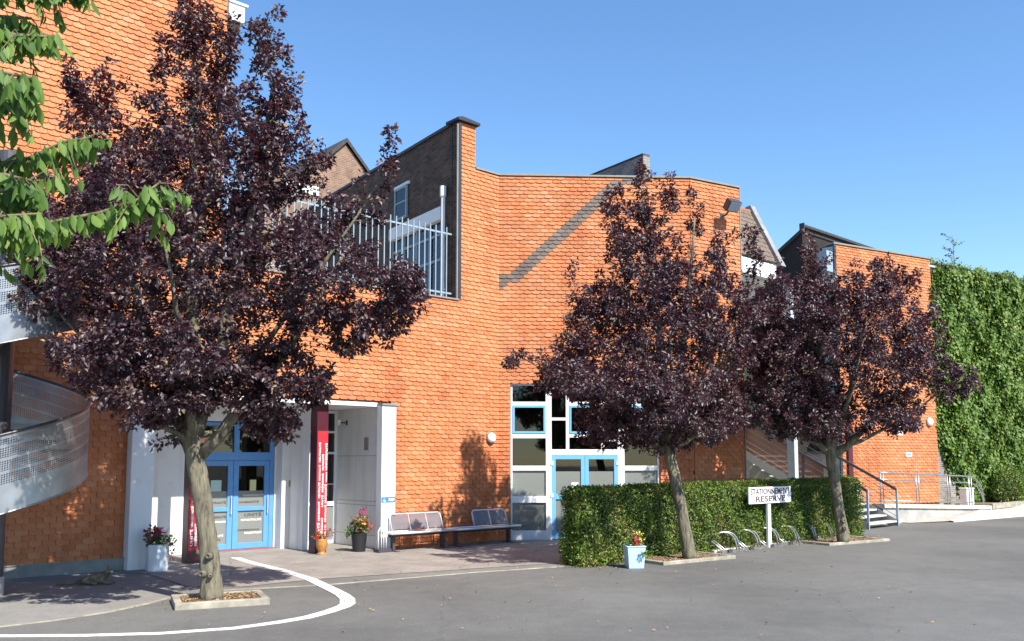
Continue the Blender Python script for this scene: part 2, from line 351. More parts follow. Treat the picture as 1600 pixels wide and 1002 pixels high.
def wall_text_up_M(F, x, y, z):   # lettering that reads upwards
    return F @ Matrix(((0, -1, 0, x), (0, 0, -1, y), (1, 0, 0, z), (0, 0, 0, 1)))

def np_mesh(name, V, F, mat, parent=None, M=None, kind=None, smooth=False):
    me = bpy.data.meshes.new(name); nv = len(V); nf = len(F); k = F.shape[1]
    me.vertices.add(nv); me.vertices.foreach_set('co', V.astype(np.float32).ravel())
    me.loops.add(nf * k); me.loops.foreach_set('vertex_index', F.astype(np.int32).ravel())
    me.polygons.add(nf); me.polygons.foreach_set('loop_start', np.arange(0, nf * k, k, dtype=np.int32))
    try: me.polygons.foreach_set('loop_total', np.full(nf, k, dtype=np.int32))
    except Exception: pass
    me.update(calc_edges=True); me.materials.append(MATS[mat])
    return link(name, me, parent, M, kind=kind)
def leaves(name, P, A, N, size, mat, parent=None, M=None, kind=None, aspect=0.55, fold=0.18):
    """one small folded leaf (two triangles) at each point P, its tip along A, facing N"""
    A = A / np.linalg.norm(A, axis=1, keepdims=True); N = N - A * (N * A).sum(1, keepdims=True)
    N = N / np.maximum(np.linalg.norm(N, axis=1, keepdims=True), 1e-6); S = np.cross(A, N)
    L = (size * rng.uniform(0.5, 1.35, len(P)))[:, None]
    mid = P + A * L * 0.45; wd = L * aspect * 0.5
    base = P; tip = P + A * L - N * L * 0.08; l = mid + S * wd + N * L * fold; r = mid - S * wd + N * L * fold
    V = np.stack([base, l, tip, r], 1).reshape(-1, 3); n = len(P); i = np.arange(n)[:, None] * 4
    F = np.concatenate([i + np.array([[0, 2, 1]]), i + np.array([[0, 3, 2]])], 1).reshape(-1, 3)
    return np_mesh(name, V, F, mat, parent, M, kind)

# ------------------------------------------------------------------ wall frames (x along the wall, y inward, z up)
P12 = (-0.343, 22.323); P23 = (4.613, 22.557)
F1 = frame(P12, 42.06); F2 = frame(P12, 2.7); F3 = frame(P23, 29.0); F4 = frame((10.9, 29.55), 28.0); F5 = frame((15.1, 31.8), 31.0)
def proj(p):
    d = p - Vector((0, 0, 1.95)); a = R(5.1605); fw = Vector((0, math.cos(a), math.sin(a))); up = Vector((0, -math.sin(a), math.cos(a)))
    z = d.dot(fw); return 800 + 1387 * d.x / z, 595.7 - 1387 * d.dot(up) / z

TW, TH, TV, TD = 0.214, 0.100, 0.128, 0.036
def tile_shape(w):
    c = min(0.040, w * 0.25); cz = 0.55 * c; x0, x1 = 0.003, w - 0.003; yb, yt = -TD, -0.012
    f = lambda z: yb + (yt - yb) * z / TV
    front = [(x0 + c, f(0), 0), (x1 - c, f(0), 0), (x1, f(cz), cz), (x1, yt, TV), (x0, yt, TV), (x0, f(cz), cz)]
    th = 0.020
    back = [(p[0], p[1] + th, p[2]) for p in (front[0], front[1], front[2], front[3], front[4], front[5])]
    return front + back, [(0, 1, 2, 3, 4, 5), (1, 0, 6, 7), (2, 1, 7, 8), (0, 5, 11, 6), (3, 2, 8, 9), (5, 4, 10, 11)]
TSH = tile_shape(TW)
TILE_ME = {}
for nm in ('clay_tile', 'grey_tile'):
    me = bpy.data.meshes.new(nm); me.from_pydata(TSH[0], [], TSH[1]); me.materials.append(MATS[nm]); TILE_ME[nm] = me
def tile_wall(root, fields):
    """fields: (frame, u0, u1, z0, z1, openings, band) ; the largest 300 tiles in view become parts, the rest one mesh"""
    cand = []; rest = MB()
    for (F, u0, u1, z0, z1, ops, band) in fields:
        row = int(math.floor(z0 / TH + 1e-6))
        while row * TH < z1 - 0.03:
            z = row * TH; off = (row % 2) * TW / 2 + 0.004 * math.sin(row * 1.7)
            spans = [(u0, u1)]
            for (a, b, c, d) in ops:
                if c - 0.02 < z + 0.02 < d - 0.02:
                    ns = []
                    for (s, e) in spans:
                        if b <= s or a >= e: ns.append((s, e)); continue
                        if a > s: ns.append((s, a))
                        if b < e: ns.append((b, e))
                    spans = ns
            for (s, e) in spans:
                k = math.floor((s - off) / TW)
                while k * TW + off < e:
                    a = max(s, k * TW + off); b = min(e, k * TW + off + TW); k += 1
                    if b - a < 0.035: continue
                    grey = band is not None and band(0.5 * (a + b), z + 0.05)
                    M = F @ Matrix.Translation((a, random.uniform(-0.003, 0.002), z + random.uniform(-0.003, 0.003))) @ Euler((random.uniform(-0.025, 0.015), random.uniform(-0.012, 0.012), random.uniform(-0.012, 0.012))).to_matrix().to_4x4()
                    if z + TV > z1 + 0.012: M = M @ Matrix.Scale((z1 + 0.012 - z) / TV, 4, (0, 0, 1))
                    full = b - a > TW - 1e-4
                    p = M @ Vector((0.1, 0, 0.05)); x, y = proj(p)
                    ok = full and -5 < x < 1605 and -5 < y < 1007
                    area = 1.0 / p.y ** 2
                    cand.append((-(area if ok else 0), len(cand), M, b - a, grey, ok))
            row += 1
    cand.sort(key=lambda t: (t[0], t[1]))
    inv = ROOTM[root].inverted(); n = 0
    for (ar, _, M, wd, grey, ok) in cand:
        if ok and n < 300:
            n += 1; o = bpy.data.objects.new('wall_tile', TILE_ME['grey_tile' if grey else 'clay_tile']); o.parent = root; col.objects.link(o); o.matrix_basis = inv @ M
        else:
            vs, fs = TSH if abs(wd - TW) < 1e-4 else tile_shape(wd)
            rest.add([inv @ M @ Vector(v) for v in vs], fs, 1 if grey else 0)
    rest.build('tile_cladding', ['clay_tile', 'grey_tile'], root, kind='stuff')

# ------------------------------------------------------------------ ground
def poly_sheet(name, pts, z, mat, zf=None):
    m = MB(); m.add([(x, y, (zf(x, y) if zf else z)) for x, y in pts], [tuple(range(len(pts)))])
    o = m.build(name, mat); o['kind'] = 'structure'; return o
poly_sheet('asphalt_road', [(-400, -300), (400, -300), (400, 400), (-400, 400)], 0.0, 'asphalt')
# paved forecourt of the entrance, its grey border and the concrete pavement on the left
poly_sheet('paved_forecourt', [(-6.34, 15.67), (-5.09, 14.12), (-4.2, 14.05), (-3.14, 15.0), (-1.14, 16.12), (1.2, 17.45), (3.0, 20.0), (3.2, 22.3), (0.2, 22.2), (-6.55, 21.0), (-9.0, 17.9), (-7.2, 16.0)], 0.008, 'pavers')
poly_sheet('forecourt_border', [(-5.09, 14.10), (-4.87, 13.2), (-4.29, 13.74), (-3.03, 14.23), (-0.68, 15.85), (0.95, 16.75), (1.2, 17.42), (-1.14, 16.10), (-3.14, 14.98), (-4.2, 14.03)], 0.004, 'grey_band')
poly_sheet('pavement', [(-6.05, 10.72), (-5.62, 11.15), (-5.23, 11.75), (-5.0, 12.4), (-4.9, 12.95), (-5.12, 14.1), (-6.36, 15.66), (-7.2, 16.0), (-9.2, 17.7), (-16, 11.5), (-16, 4.0), (-6.9, 10.1)], 0.004, 'pale_asphalt')
def ribbon(name, pts, wd, z, mat, closed=False, h=0.003):
    m = MB(); L = []; n = len(pts)
    for i in range(n):
        a = Vector(pts[max(i - 1, 0)]); b = Vector(pts[min(i + 1, n - 1)]); t = (b - a).normalized(); nn = Vector((-t.y, t.x)); p = Vector(pts[i])
        ww = wd[i] if isinstance(wd, (list, tuple)) else wd
        L.append((p + nn * ww / 2, p - nn * ww / 2))
    for i in range(n - 1):
        (a, b), (c, d) = L[i], L[i + 1]
        m.add([(a.x, a.y, z), (b.x, b.y, z), (d.x, d.y, z), (c.x, c.y, z), (a.x, a.y, 0), (b.x, b.y, 0), (d.x, d.y, 0), (c.x, c.y, 0)], [(0, 1, 2, 3), (0, 3, 7, 4), (1, 5, 6, 2)])
    o = m.build(name, mat); o['kind'] = 'structure'; return o
ribbon('white_line', [(-8.6, 10.25), (-5.74, 10.16), (-4.8, 10.19), (-4.0, 10.31), (-3.26, 10.62), (-2.85, 11.0), (-2.57, 11.35), (-2.38, 11.8), (-2.27, 12.2), (-2.26, 12.5)], [0.115, 0.115, 0.115, 0.115, 0.12, 0.135, 0.16, 0.17, 0.19, 0.205], 0.007, 'road_paint')
for dx in (-0.075, 0.0, 0.075):      # three ribs side by side round the corner and up to the door
    ribbon('white_line', [(-2.265 + dx, 12.44), (-2.33 + dx, 12.8), (-2.48 + dx, 13.2), (-2.72 + dx, 13.7), (-3.35 + dx * 0.95, 14.95), (-4.1 + dx * 0.9, 16.1), (-5.0 + dx * 0.9, 17.3), (-5.6 + dx * 0.9, 18.2)], 0.064, 0.0125, 'road_paint')
ribbon('kerb_line', [(-7.2, 10.2), (-6.05, 10.7), (-5.62, 11.12), (-5.23, 11.73), (-5.0, 12.4), (-4.9, 12.92)], 0.05, 0.012, 'kerb_stone')
ribbon('kerb_line', [(-4.5, 13.6), (-4.29, 13.72), (-3.03, 14.21), (-0.68, 15.83), (0.95, 16.73)], 0.05, 0.011, 'kerb_stone')

# ------------------------------------------------------------------ tiled tower on the left
tower = thing('tower', 'tall orange tiled block rising out of frame behind the spiral stair', 'building', F1)
box('wall', 'mortar_back', tower, (-15, 0.0, 0.12, -9.02, 0.3, 5.85))
MB().box(-15, 0.0, 5.853, -7.37, 0.3, 12.6).box(-7.67, 0.303, 5.853, -7.37, 7.0, 12.6).build('upper_wall', 'mortar_back', tower)
box('plinth', 'plinth', tower, (-15, -0.06, 0.0, -9.02, 0.25, 0.20))
box('flashing', 'zinc', tower, (-15, -0.075, 0.203, -9.02, 0.0, 0.222))
MB().box(-7.36, -0.05, 10.95, -7.02, 0.3, 11.30).box(-7.36, -0.08, 11.303, -6.96, 0.35, 11.35).build('eave_box', 'white_paint', tower)
MB().box(-7.36, 0.0, 10.72, -7.1, 0.2, 10.945).build('eave_bracket', 'dark_timber', tower)
tile_wall(tower, [(F1, -14.0, -9.03, 0.25, 5.85, [], None), (F1, -13.5, -7.37, 5.9, 12.4, [], None)])

# ------------------------------------------------------------------ entrance wing
ent = thing('entrance_wing', 'orange tiled wing with white entrance recess and railed terrace above', 'building', F1)
D = 1.85
MB().box(-9.0, 0.0, 3.26, -3.3, 0.25, 5.85).box(-3.262, 0.0, 0.0, 0.0, 0.25, 5.85).box(-0.797, 0.0, 5.853, 0.0, 0.25, 9.27).build('wall', 'mortar_back', ent)
tile_wall(ent, [(F1, -9.0, 0.0, 0.05, 5.85, [(-9.1, -3.26, -1, 3.27)], None), (F1, -1.26, 0.0, 5.85, 9.26, [], None), (F1, -1.26, -0.8, 9.26, 10.36, [], None)])
box('pier', 'dark_brick', ent, (-1.31, 0.0, 5.853, -0.8, 0.25, 10.38), uv='box')
# white pillars, fascia, soffit and reveals
for (a, b) in ((-9.02, -8.62), (-3.64, -3.268)):
    MB().box(a, -0.25, 0.0, b, 0.0 if a < -5 else -0.035, 3.19).build('pillar', 'white_render', ent, bevel=0.006)
    MB().box(a - 0.02, -0.28, 3.193, b + 0.02, -0.034, 3.235).build('pillar_cap', 'zinc', ent)
box('fascia', 'white_paint', ent, (-8.62, -0.05, 3.17, -3.64, 0.0, 3.255))
box('soffit', 'white_render', ent, (-8.62, 0.003, 3.17, -3.30, D + 0.1, 3.245))
MB().box(-3.50, 0.0, 0.0, -3.30, D + 0.3, 3.165).build('reveal', 'white_render', ent)
for z in (0.28, 0.95, 1.04, 2.07): box('joint', 'grey_plaque', ent, (-3.503, 0.05, z, -3.5005, D, z + 0.012))
MB().box(-8.85, 0.003, 0.0, -8.62, D + 0.3, 3.165).build('reveal', 'white_render', ent)
# back wall of the recess round the door and the side window
box('back_wall', 'white_render', ent, (-8.62, D, 0.0, -6.98, D + 0.2, 3.165)); box('back_wall', 'white_render', ent, (-5.13, D, 0.0, -4.72, D + 0.2, 3.165))
box('door_header', 'white_render', ent, (-6.98, D + 0.01, 2.82, -5.13, D + 0.2, 3.165))
MB().box(-5.10, 1.55, 0.0, -4.84, D - 0.003, 3.165).build('pilaster', 'white_render', ent, bevel=0.004)
MB().box(-4.90, 0.95, 0.0, -4.74, 1.547, 3.165).build('pilaster', 'white_render', ent, bevel=0.004)
box('threshold', 'threshold_red', ent, (-6.98, D - 0.12, 0.0, -5.13, D + 0.1, 0.03))
def framed(parent, name, x0, x1, z0, z1, y, fm, fw=0.06, dep=0.07, pane='clear_glass', bars=(), pname='pane'):
    m = MB(); m.box(x0, y, z0, x0 + fw, y + dep, z1).box(x1 - fw, y, z0, x1, y + dep, z1).box(x0 + fw, y, z1 - fw, x1 - fw, y + dep, z1).box(x0 + fw, y, z0, x1 - fw, y + dep, z0 + fw)
    zs = [z0 + fw]
    for (b, h) in bars: m.box(x0 + fw, y, b, x1 - fw, y + dep, b + h); zs += [b, b + h]
    zs.append(z1 - fw)
    o = m.build(name, fm, parent)
    for i in range(0, len(zs), 2):
        pm = pane[i // 2] if isinstance(pane, (list, tuple)) else pane
        box(pname, pm, o, (x0 + fw, y + dep * 0.4, zs[i], x1 - fw, y + dep * 0.4 + 0.008, zs[i + 1]))
    return o
YD = D + 0.02
# blue entrance doors with transom lights
tf = MB(); tf.box(-6.97, YD - 0.01, 0.03, -6.87, YD + 0.09, 2.80).box(-5.24, YD - 0.01, 0.03, -5.14, YD + 0.09, 2.80).box(-6.87, YD - 0.01, 1.97, -5.24, YD + 0.09, 2.15).box(-6.87, YD - 0.01, 2.72, -5.24, YD + 0.09, 2.80).box(-6.10, YD - 0.01, 2.15, -5.98, YD + 0.09, 2.72)
dfo = tf.build('door_frame', 'blue_frame', ent, bevel=0.004)
box('pane', 'clear_glass', dfo, (-6.87, YD + 0.04, 2.15, -6.10, YD + 0.05, 2.72)); box('pane', 'clear_glass', dfo, (-5.98, YD + 0.04, 2.15, -5.24, YD + 0.05, 2.72))
doors = []
for (a, b) in ((-6.865, -6.105), (-6.095, -5.245)):
    d = MB(); y0, y1 = YD - 0.005, YD + 0.06; fw = 0.12
    d.box(a, y0, 0.035, a + fw, y1, 1.965).box(b - fw, y0, 0.035, b, y1, 1.965).box(a + fw, y0, 1.85, b - fw, y1, 1.965).box(a + fw, y0, 0.035, b - fw, y1, 0.16).box(a + fw, y0, 0.86, b - fw, y1, 0.95)
    o = d.build('door', 'blue_frame', ent, bevel=0.005)
    box('pane', 'clear_glass', o, (a + fw, YD + 0.03, 1.30, b - fw, YD + 0.038, 1.85))
    box('frosted_pane', 'frosted_glass', o, (a + fw, YD + 0.03, 0.95, b - fw, YD + 0.038, 1.297))
    box('frosted_pane', 'frosted_glass', o, (a + fw, YD + 0.03, 0.16, b - fw, YD + 0.038, 0.86))
    MB().tube([(b - 0.05, y0 - 0.05, 0.8), (b - 0.05, y0 - 0.05, 1.2)], 0.014).box(b - 0.06, y0 - 0.05, 0.82, b - 0.04, y0, 0.84).box(b - 0.06, y0 - 0.05, 1.16, b - 0.04, y0, 1.18).build('handle', 'steel_tube', o)
    doors.append((o, a + fw, b - fw))
yt = YD + 0.026
o, a, b = doors[1]
for (s, x, z, wd, h, mt) in (('UNIVERSALITÉ', 0.12, 1.18, 0.50, 0.045, 'letter_white'), ('HUMANITÉ', 0.03, 1.03, 0.47, 0.055, 'letter_dark'), ('UNITÉ', 0.17, 0.735, 0.40, 0.085, 'letter_dark'), ('IMPARTIALITÉ', 0.09, 0.635, 0.48, 0.055, 'letter_white'), ('INDÉPENDANCE', 0.02, 0.42, 0.50, 0.045, 'letter_dark'), ('VOLONTARIAT', 0.17, 0.345, 0.42, 0.05, 'letter_white')):
    text(s, 0.06, mt, o, wall_text_M(F1, a + x, yt, z), width=wd, height=h, bold=0.001)
o, a, b = doors[0]
for (s, x, z, wd, h, mt) in (('NEUTRALITÉ', 0.02, 1.03, 0.48, 0.06, 'letter_dark'), ('UNIVERSALITÉ', 0.0, 0.72, 0.51, 0.06, 'letter_dark'), ('INDÉPENDANCE', 0.03, 0.62, 0.48, 0.05, 'letter_white'), ('UNITÉ', 0.08, 0.49, 0.20, 0.07, 'letter_white'), ('IMPARTIALITÉ', 0.04, 0.32, 0.42, 0.05, 'letter_white'), ('HUMANITÉ', 0.10, 0.23, 0.30, 0.05, 'letter_dark')):
    text(s, 0.06, mt, o, wall_text_M(F1, a + x, yt, z), width=wd, height=h, bold=0.001)
tag(box('notice', 'paper_yellow', None, (-5.70, YD + 0.022, 1.30, -5.55, YD + 0.028, 1.54), F1), 'pale yellow notice taped to the right blue entrance door', 'notice')
tag(box('notice', 'paper_green', None, (-6.60, YD + 0.022, 1.30, -6.36, YD + 0.028, 1.54), F1), 'pale green notice taped to the left blue entrance door', 'notice')
# tall glazed side light beside the reveal
sw = framed(ent, 'side_window', -4.72, -3.503, 0.02, 3.16, D + 0.02, 'white_paint', 0.07, 0.08, ['frosted_glass', 'clear_glass', 'clear_glass', 'clear_glass', 'clear_glass'], [(0.90, 0.10), (1.40, 0.02), (2.12, 0.05), (2.62, 0.05)])
box('poster', 'paper', ent, (-3.92, D + 0.055, 1.12, -3.70, D + 0.06, 1.40))
# room behind the entrance
MB().box(-8.6, 6.0, 0, -3.3, 6.1, 3.2).box(-8.7, D + 0.31, 0, -8.6, 6.0, 3.2).box(-3.3, D + 0.31, 0, -3.2, 6.0, 3.2).build('lobby_wall', 'interior_wall', ent)
box('lobby_floor', 'dark_interior', ent, (-8.6, D + 0.11, 0.0, -3.3, 6.0, 0.025)); box('lobby_ceiling', 'interior_wall', ent, (-8.6, D + 0.31, 3.17, -3.3, 6.0, 3.24))
for x in (-6.3, -5.2): MB().box(x, 4.2, 0.03, x + 0.5, 4.6, 1.9).build('lobby_cabinet', 'dark_interior', ent)
# burgundy columns with the printed banner
for (u0, lab) in ((-5.06, 'burgundy square column with red banner beside the small ochre urn'), (-7.80, 'burgundy square column with red banner behind the trunk of the largest plum tree')):
    c = thing('column', lab, 'column', F1 @ Matrix.Translation((u0, 0.10, 0)), 'burgundy columns of the entrance')
    wcol = 0.27
    box('shaft', 'burgundy', c, (0, 0, 0, wcol, 0.27, 3.166), bevel=0.004)
    bn = box('banner', 'banner_red', c, (0.015, -0.004, 0.25, wcol - 0.003, -0.0005, 2.60))
    fb = F1 @ Matrix.Translation((u0, 0.10, 0))
    cols_ = [[('UNITÉ', .33, .32, .062), ('UNIVERSALITÉ', .69, .40, .05), ('NEUTRALITÉ', 1.17, .33, .052), ('IMPARTIALITÉ', 1.54, .33, .045), ('NEUTRALITÉ', 1.93, .42, .055)],
             [('INDÉPENDANCE', .33, .42, .055), ('UNITÉ', .98, .25, .05), ('INDÉPENDANCE', 1.29, .40, .05), ('HUMANITÉ', 1.76, .34, .05)],
             [('Volontariat', .36, .24, .04), ('IMPARTIALITÉ', .66, .36, .048), ('HUMANITÉ', 1.06, .40, .055), ('Volontariat', 1.50, .22, .034), ('UNIVERSALITÉ', 1.76, .58, .058)]]
    for ci, cl in enumerate(cols_):
        for (s, z, ln, h) in cl: text(s, 0.06, 'letter_white', bn, wall_text_up_M(fb, 0.095 + ci * 0.078, -0.006, z), width=ln, height=h, bold=0.0015)
# terrace edge, parapet and floor
box('terrace_floor', 'concrete', ent, (-8.9, 0.253, 5.5, -1.3, 9.0, 5.7))
box('terrace_coping', 'zinc', ent, (-7.36, -0.06, 5.862, -1.32, 0.3, 5.90))
MB().box(-1.36, -0.06, 5.905, -1.27, 0.0, 10.36).build('corner_trim', 'dark_trim', ent)
box('corner_strip', 'zinc', ent, (-1.40, -0.05, 5.905, -1.364, -0.01, 10.30))
MB().add([(-1.42, -0.12, 10.385), (-0.72, -0.12, 10.385), (-0.72, 0.4, 10.385), (-1.42, 0.4, 10.385), (-1.42, -0.12, 10.45), (-0.72, -0.12, 10.45), (-0.72, 0.4, 10.45), (-1.42, 0.4, 10.45), (-1.2, 0.0, 10.55), (-1.1, 0.0, 10.55), (-1.1, 0.28, 10.55), (-1.2, 0.28, 10.55)], [(3, 2, 1, 0), (0, 1, 5, 4), (1, 2, 6, 5), (2, 3, 7, 6), (3, 0, 4, 7), (4, 5, 9, 8), (5, 6, 10, 9), (6, 7, 11, 10), (7, 4, 8, 11), (8, 9, 10, 11)]).build('pier_cap', 'dark_trim', ent)
box('parapet_cap', 'zinc', ent, (-0.79, -0.05, 9.285, 0.03, 0.3, 9.33))

# ------------------------------------------------------------------ hall
hall = thing('hall', 'orange tiled hall with grey diagonal band, tall windows and brick side walls', 'building', F2)
WX0, WX1, WZ = 0.31, 4.08, 3.91
MB().box(0.0, 0.0, 0.0, WX0, 0.25, 9.27).box(WX1, 0.0, 0.0, 4.96, 0.25, 9.27).box(WX0, 0.0, WZ, WX1, 0.25, 9.27).build('front_wall', 'mortar_back', hall)
MB().box(0.02, 0.003, 0.0, 1.70, 0.28, 9.27).build('front_wall', 'mortar_back', hall, F3)
band = lambda u, z: (6.18 + 0.866 * u) < z < (6.56 + 0.866 * u) and z < 9.3
tile_wall(hall, [(F2, 0.0, 4.96, 0.05, 9.26, [(WX0 - 0.01, WX1 + 0.01, -1, WZ)], band), (F3, 0.0, 1.70, 0.05, 9.26, [], None)])
MB().box(0.0, -0.05, 9.285, 4.98, 0.3, 9.33).build('parapet_cap', 'zinc', hall)
MB().box(-0.02, -0.052, 9.287, 1.73, 0.3, 9.332).build('parapet_cap', 'zinc', hall, F3)
box('edge_strip', 'zinc', hall, (1.703, -0.04, 0.0, 1.73, 0.28, 9.28), F3)
# glazed front: white frame, blue opening lights and blue double door
yw = 0.03
fr = MB()
def V(x0, x1, z0=0.0, z1=WZ): fr.box(x0, yw, z0, x1, yw + 0.10, z1)
V(WX0, WX0 + 0.045); V(1.20, 1.345); V(3.02, 3.19); V(WX1 - 0.045, WX1)
def Hb(x0, x1, z0, z1): fr.box(x0, yw + 0.002, z0, x1, yw + 0.098, z1)
for (x0, x1) in ((WX0 + 0.045, 1.20), (3.19, WX1 - 0.045)):
    for (z0, z1) in ((3.86, 3.91), (3.36, 3.45), (2.53, 2.645), (1.72, 1.84), (0.0, 0.23)): Hb(x0, x1, z0, z1)
Hb(WX0 + 0.045, 1.20, 0.92, 1.08); Hb(3.19, WX1 - 0.045, 0.92, 1.0)
Hb(1.345, 3.02, 3.86, 3.91); Hb(1.345, 3.02, 2.12, 2.25)
V(1.71, 1.79, 2.25, 3.86); V(2.60, 2.68, 2.25, 3.86)
Hb(1.79, 2.60, 3.36, 3.45); Hb(1.79, 2.60, 2.55, 2.645); Hb(1.345, 1.71, 2.98, 3.05); Hb(2.68, 3.02, 2.45, 2.50)
wf = fr.build('window_frame', 'white_paint', hall)
def pn(x0, x1, z0, z1, mt='clear_glass', nm='pane'): return box(nm, mt, wf, (x0, yw + 0.05, z0, x1, yw + 0.058, z1))
for (x0, x1) in ((WX0 + 0.045, 1.20), (3.19, WX1 - 0.045)):
    pn(x0, x1, 3.45, 3.86); pn(x0, x1, 1.84, 2.53); pn(x0, x1, 1.08 if x0 < 2 else 1.0, 1.72, 'frosted_glass'); pn(x0, x1, 0.23, 0.92, 'thin_frosted_glass' if x0 < 2 else 'frosted_glass')
pn(1.345, 1.71, 3.05, 3.86); pn(1.345, 1.71, 2.25, 2.98); pn(1.79, 2.60, 3.45, 3.86); pn(1.79, 2.60, 2.25, 2.55); pn(2.68, 3.02, 2.50, 3.86); pn(2.68, 3.02, 2.25, 2.45)
for (x0, x1) in ((WX0 + 0.047, 1.198), (1.792, 2.598), (3.192, WX1 - 0.047)):
    framed(hall, 'opening_window', x0, x1, 2.648, 3.357, yw - 0.015, 'sky_blue_frame', 0.055, 0.08)
for (a, b) in ((1.348, 2.178), (2.184, 3.017)):
    d = MB(); fw = 0.095; y0, y1 = yw + 0.0, yw + 0.07
    d.box(a, y0, 0.01, a + fw, y1, 2.115).box(b - fw, y0, 0.01, b, y1, 2.115).box(a + fw, y0, 2.0, b - fw, y1, 2.115).box(a + fw, y0, 0.01, b - fw, y1, 0.20).box(a + fw, y0, 1.0, b - fw, y1, 1.13)
    o = d.build('door', 'sky_blue_frame', hall, bevel=0.004)
    box('pane', 'clear_glass', o, (a + fw, yw + 0.03, 1.70, b - fw, yw + 0.038, 2.0))
    box('frosted_pane', 'frosted_glass', o, (a + fw, yw + 0.03, 1.13, b - fw, yw + 0.038, 1.697))
    box('frosted_pane', 'frosted_glass', o, (a + fw, yw + 0.03, 0.20, b - fw, yw + 0.038, 1.0))
    hx = a if a < 2 else b
    for z in (0.25, 1.05, 1.85): box('hinge', 'white_paint', o, (hx - 0.035, yw - 0.02, z, hx + 0.035, yw - 0.001, z + 0.1))
tag(box('notice', 'paper', None, (1.84, yw + 0.018, 1.20, 2.02, yw + 0.026, 1.42), F2), 'white sheet of paper taped inside the blue double door of the hall', 'notice')
MB().box(0.0, 5.0, 0, 5.0, 5.1, 4.2).box(-0.1, 0.26, 0, 0.0, 5.0, 4.2).box(5.0, 0.5, 0, 5.1, 5.0, 4.2).build('room_wall', 'interior_wall', hall)
box('room_floor', 'dark_interior', hall, (0, 0.26, 0.0, 5.0, 5.0, 0.02)); box('room_ceiling', 'interior_wall', hall, (0, 0.26, 4.2, 5.0, 5.0, 4.3))
tag(MB().box(0.55, 0.28, 0.42, 1.0, 0.6, 0.74).box(0.53, 0.26, 0.743, 1.02, 0.62, 0.78).build('box', 'interior_orange', None, F2, bevel=0.01), 'blurred orange box behind the lowest frosted hall pane', 'box')
tag(MB().box(0.5, 0.26, 0.02, 1.05, 0.65, 0.06).box(0.5, 0.26, 0.36, 1.05, 0.65, 0.40).box(0.5, 0.26, 0.06, 0.54, 0.65, 0.36).box(1.01, 0.26, 0.06, 1.05, 0.65, 0.36).build('low_stand', 'dark_interior', None, F2), 'low dark stand under the blurred orange box inside the hall', 'stand')
# brick side wall over the terrace
FT = frame((P12[0] - 1.31 * 0.7425 - 0.03, P12[1] - 1.31 * 0.6699 + 0.03), math.degrees(math.atan2(0.817, -0.577)))   # x runs back along the wall, -y... left face is +y
bw = MB()
def bq(s0, s1, z0, z1): bw.box(s0, -0.3, z0, s1, 0.0, z1)
bq(0.27, 0.75, 5.7, 10.36); bq(0.75, 3.6, 8.42, 10.36); bq(3.6, 11.0, 5.7, 10.36)
bw.build('brick_wall', 'dark_brick', hall, FT, uv='box')
box('roof_verge', 'dark_trim', hall, (0.27, -0.35, 10.363, 11.05, 0.06, 10.44), FT)
box('window_lintel', 'white_paint', hall, (0.76, -0.28, 8.08, 3.59, 0.04, 8.415), FT)
tw = MB()
for s in (0.76, 1.45, 2.15, 2.85, 3.53): tw.box(s, -0.15, 5.71, s + 0.06, -0.05, 8.077)
for s0, s1 in ((0.82, 1.45), (1.51, 2.15), (2.21, 2.85), (2.91, 3.53)):
    for z in (5.71, 7.05, 7.7): tw.box(s0, -0.148, z, s1, -0.052, z + 0.06)
two = tw.build('terrace_window', 'pale_blue_steel', hall, FT)
for s0, s1 in ((0.82, 1.45), (1.51, 2.15), (2.21, 2.85), (2.91, 3.53)):
    for z0, z1 in ((5.77, 7.05), (7.11, 7.7), (7.76, 8.077)): box('pane', 'clear_glass', two, (s0, -0.105, z0, s1, -0.097, z1), FT)
box('room_behind_terrace', 'interior_wall', hall, (0.7, -3.0, 5.7, 4.0, -2.9, 8.4), FT)
uw = framed(hall, 'upper_window', 2.55, 3.25, 8.55, 9.45, 0.012, 'pale_blue_steel', 0.06, 0.05, 'clear_glass', [(9.0, 0.04)])
uw.matrix_basis = ROOTM[hall].inverted() @ FT; 
MB().box(2.45, 0.002, 9.455, 3.3, 0.05, 9.53).build('sill', 'white_paint', hall, FT)
MB().tube([(0.55, 0.09, 5.75), (0.55, 0.09, 8.62)], 0.055, 10).tube([(0.55, 0.09, 8.60), (0.55, 0.09, 8.86)], 0.085, 10).box(0.47, 0.0, 6.2, 0.63, 0.09, 6.23).box(0.47, 0.0, 7.6, 0.63, 0.09, 7.63).build('downpipe', 'white_paint', hall, FT, smooth=False)
# brick end wall rising behind the parapet, and flat roof
FC = frame((3.63, 23.9), math.degrees(math.atan2(0.817, -0.577)))
MB().box(0.0, -0.24, 8.5, 7.0, 0.0, 10.40).build('brick_wall', 'grey_brick', hall, FC, uv='box')
box('wall_cap', 'slate', hall, (0.0, -0.25, 10.403, 7.05, 0.02, 10.44), FC)
MB().prism([(-0.15, 0.45), (4.9, 0.45), (4.9, 9.0), (-3.0, 9.0)], 8.7, 8.9).build('flat_roof', 'slate', hall)

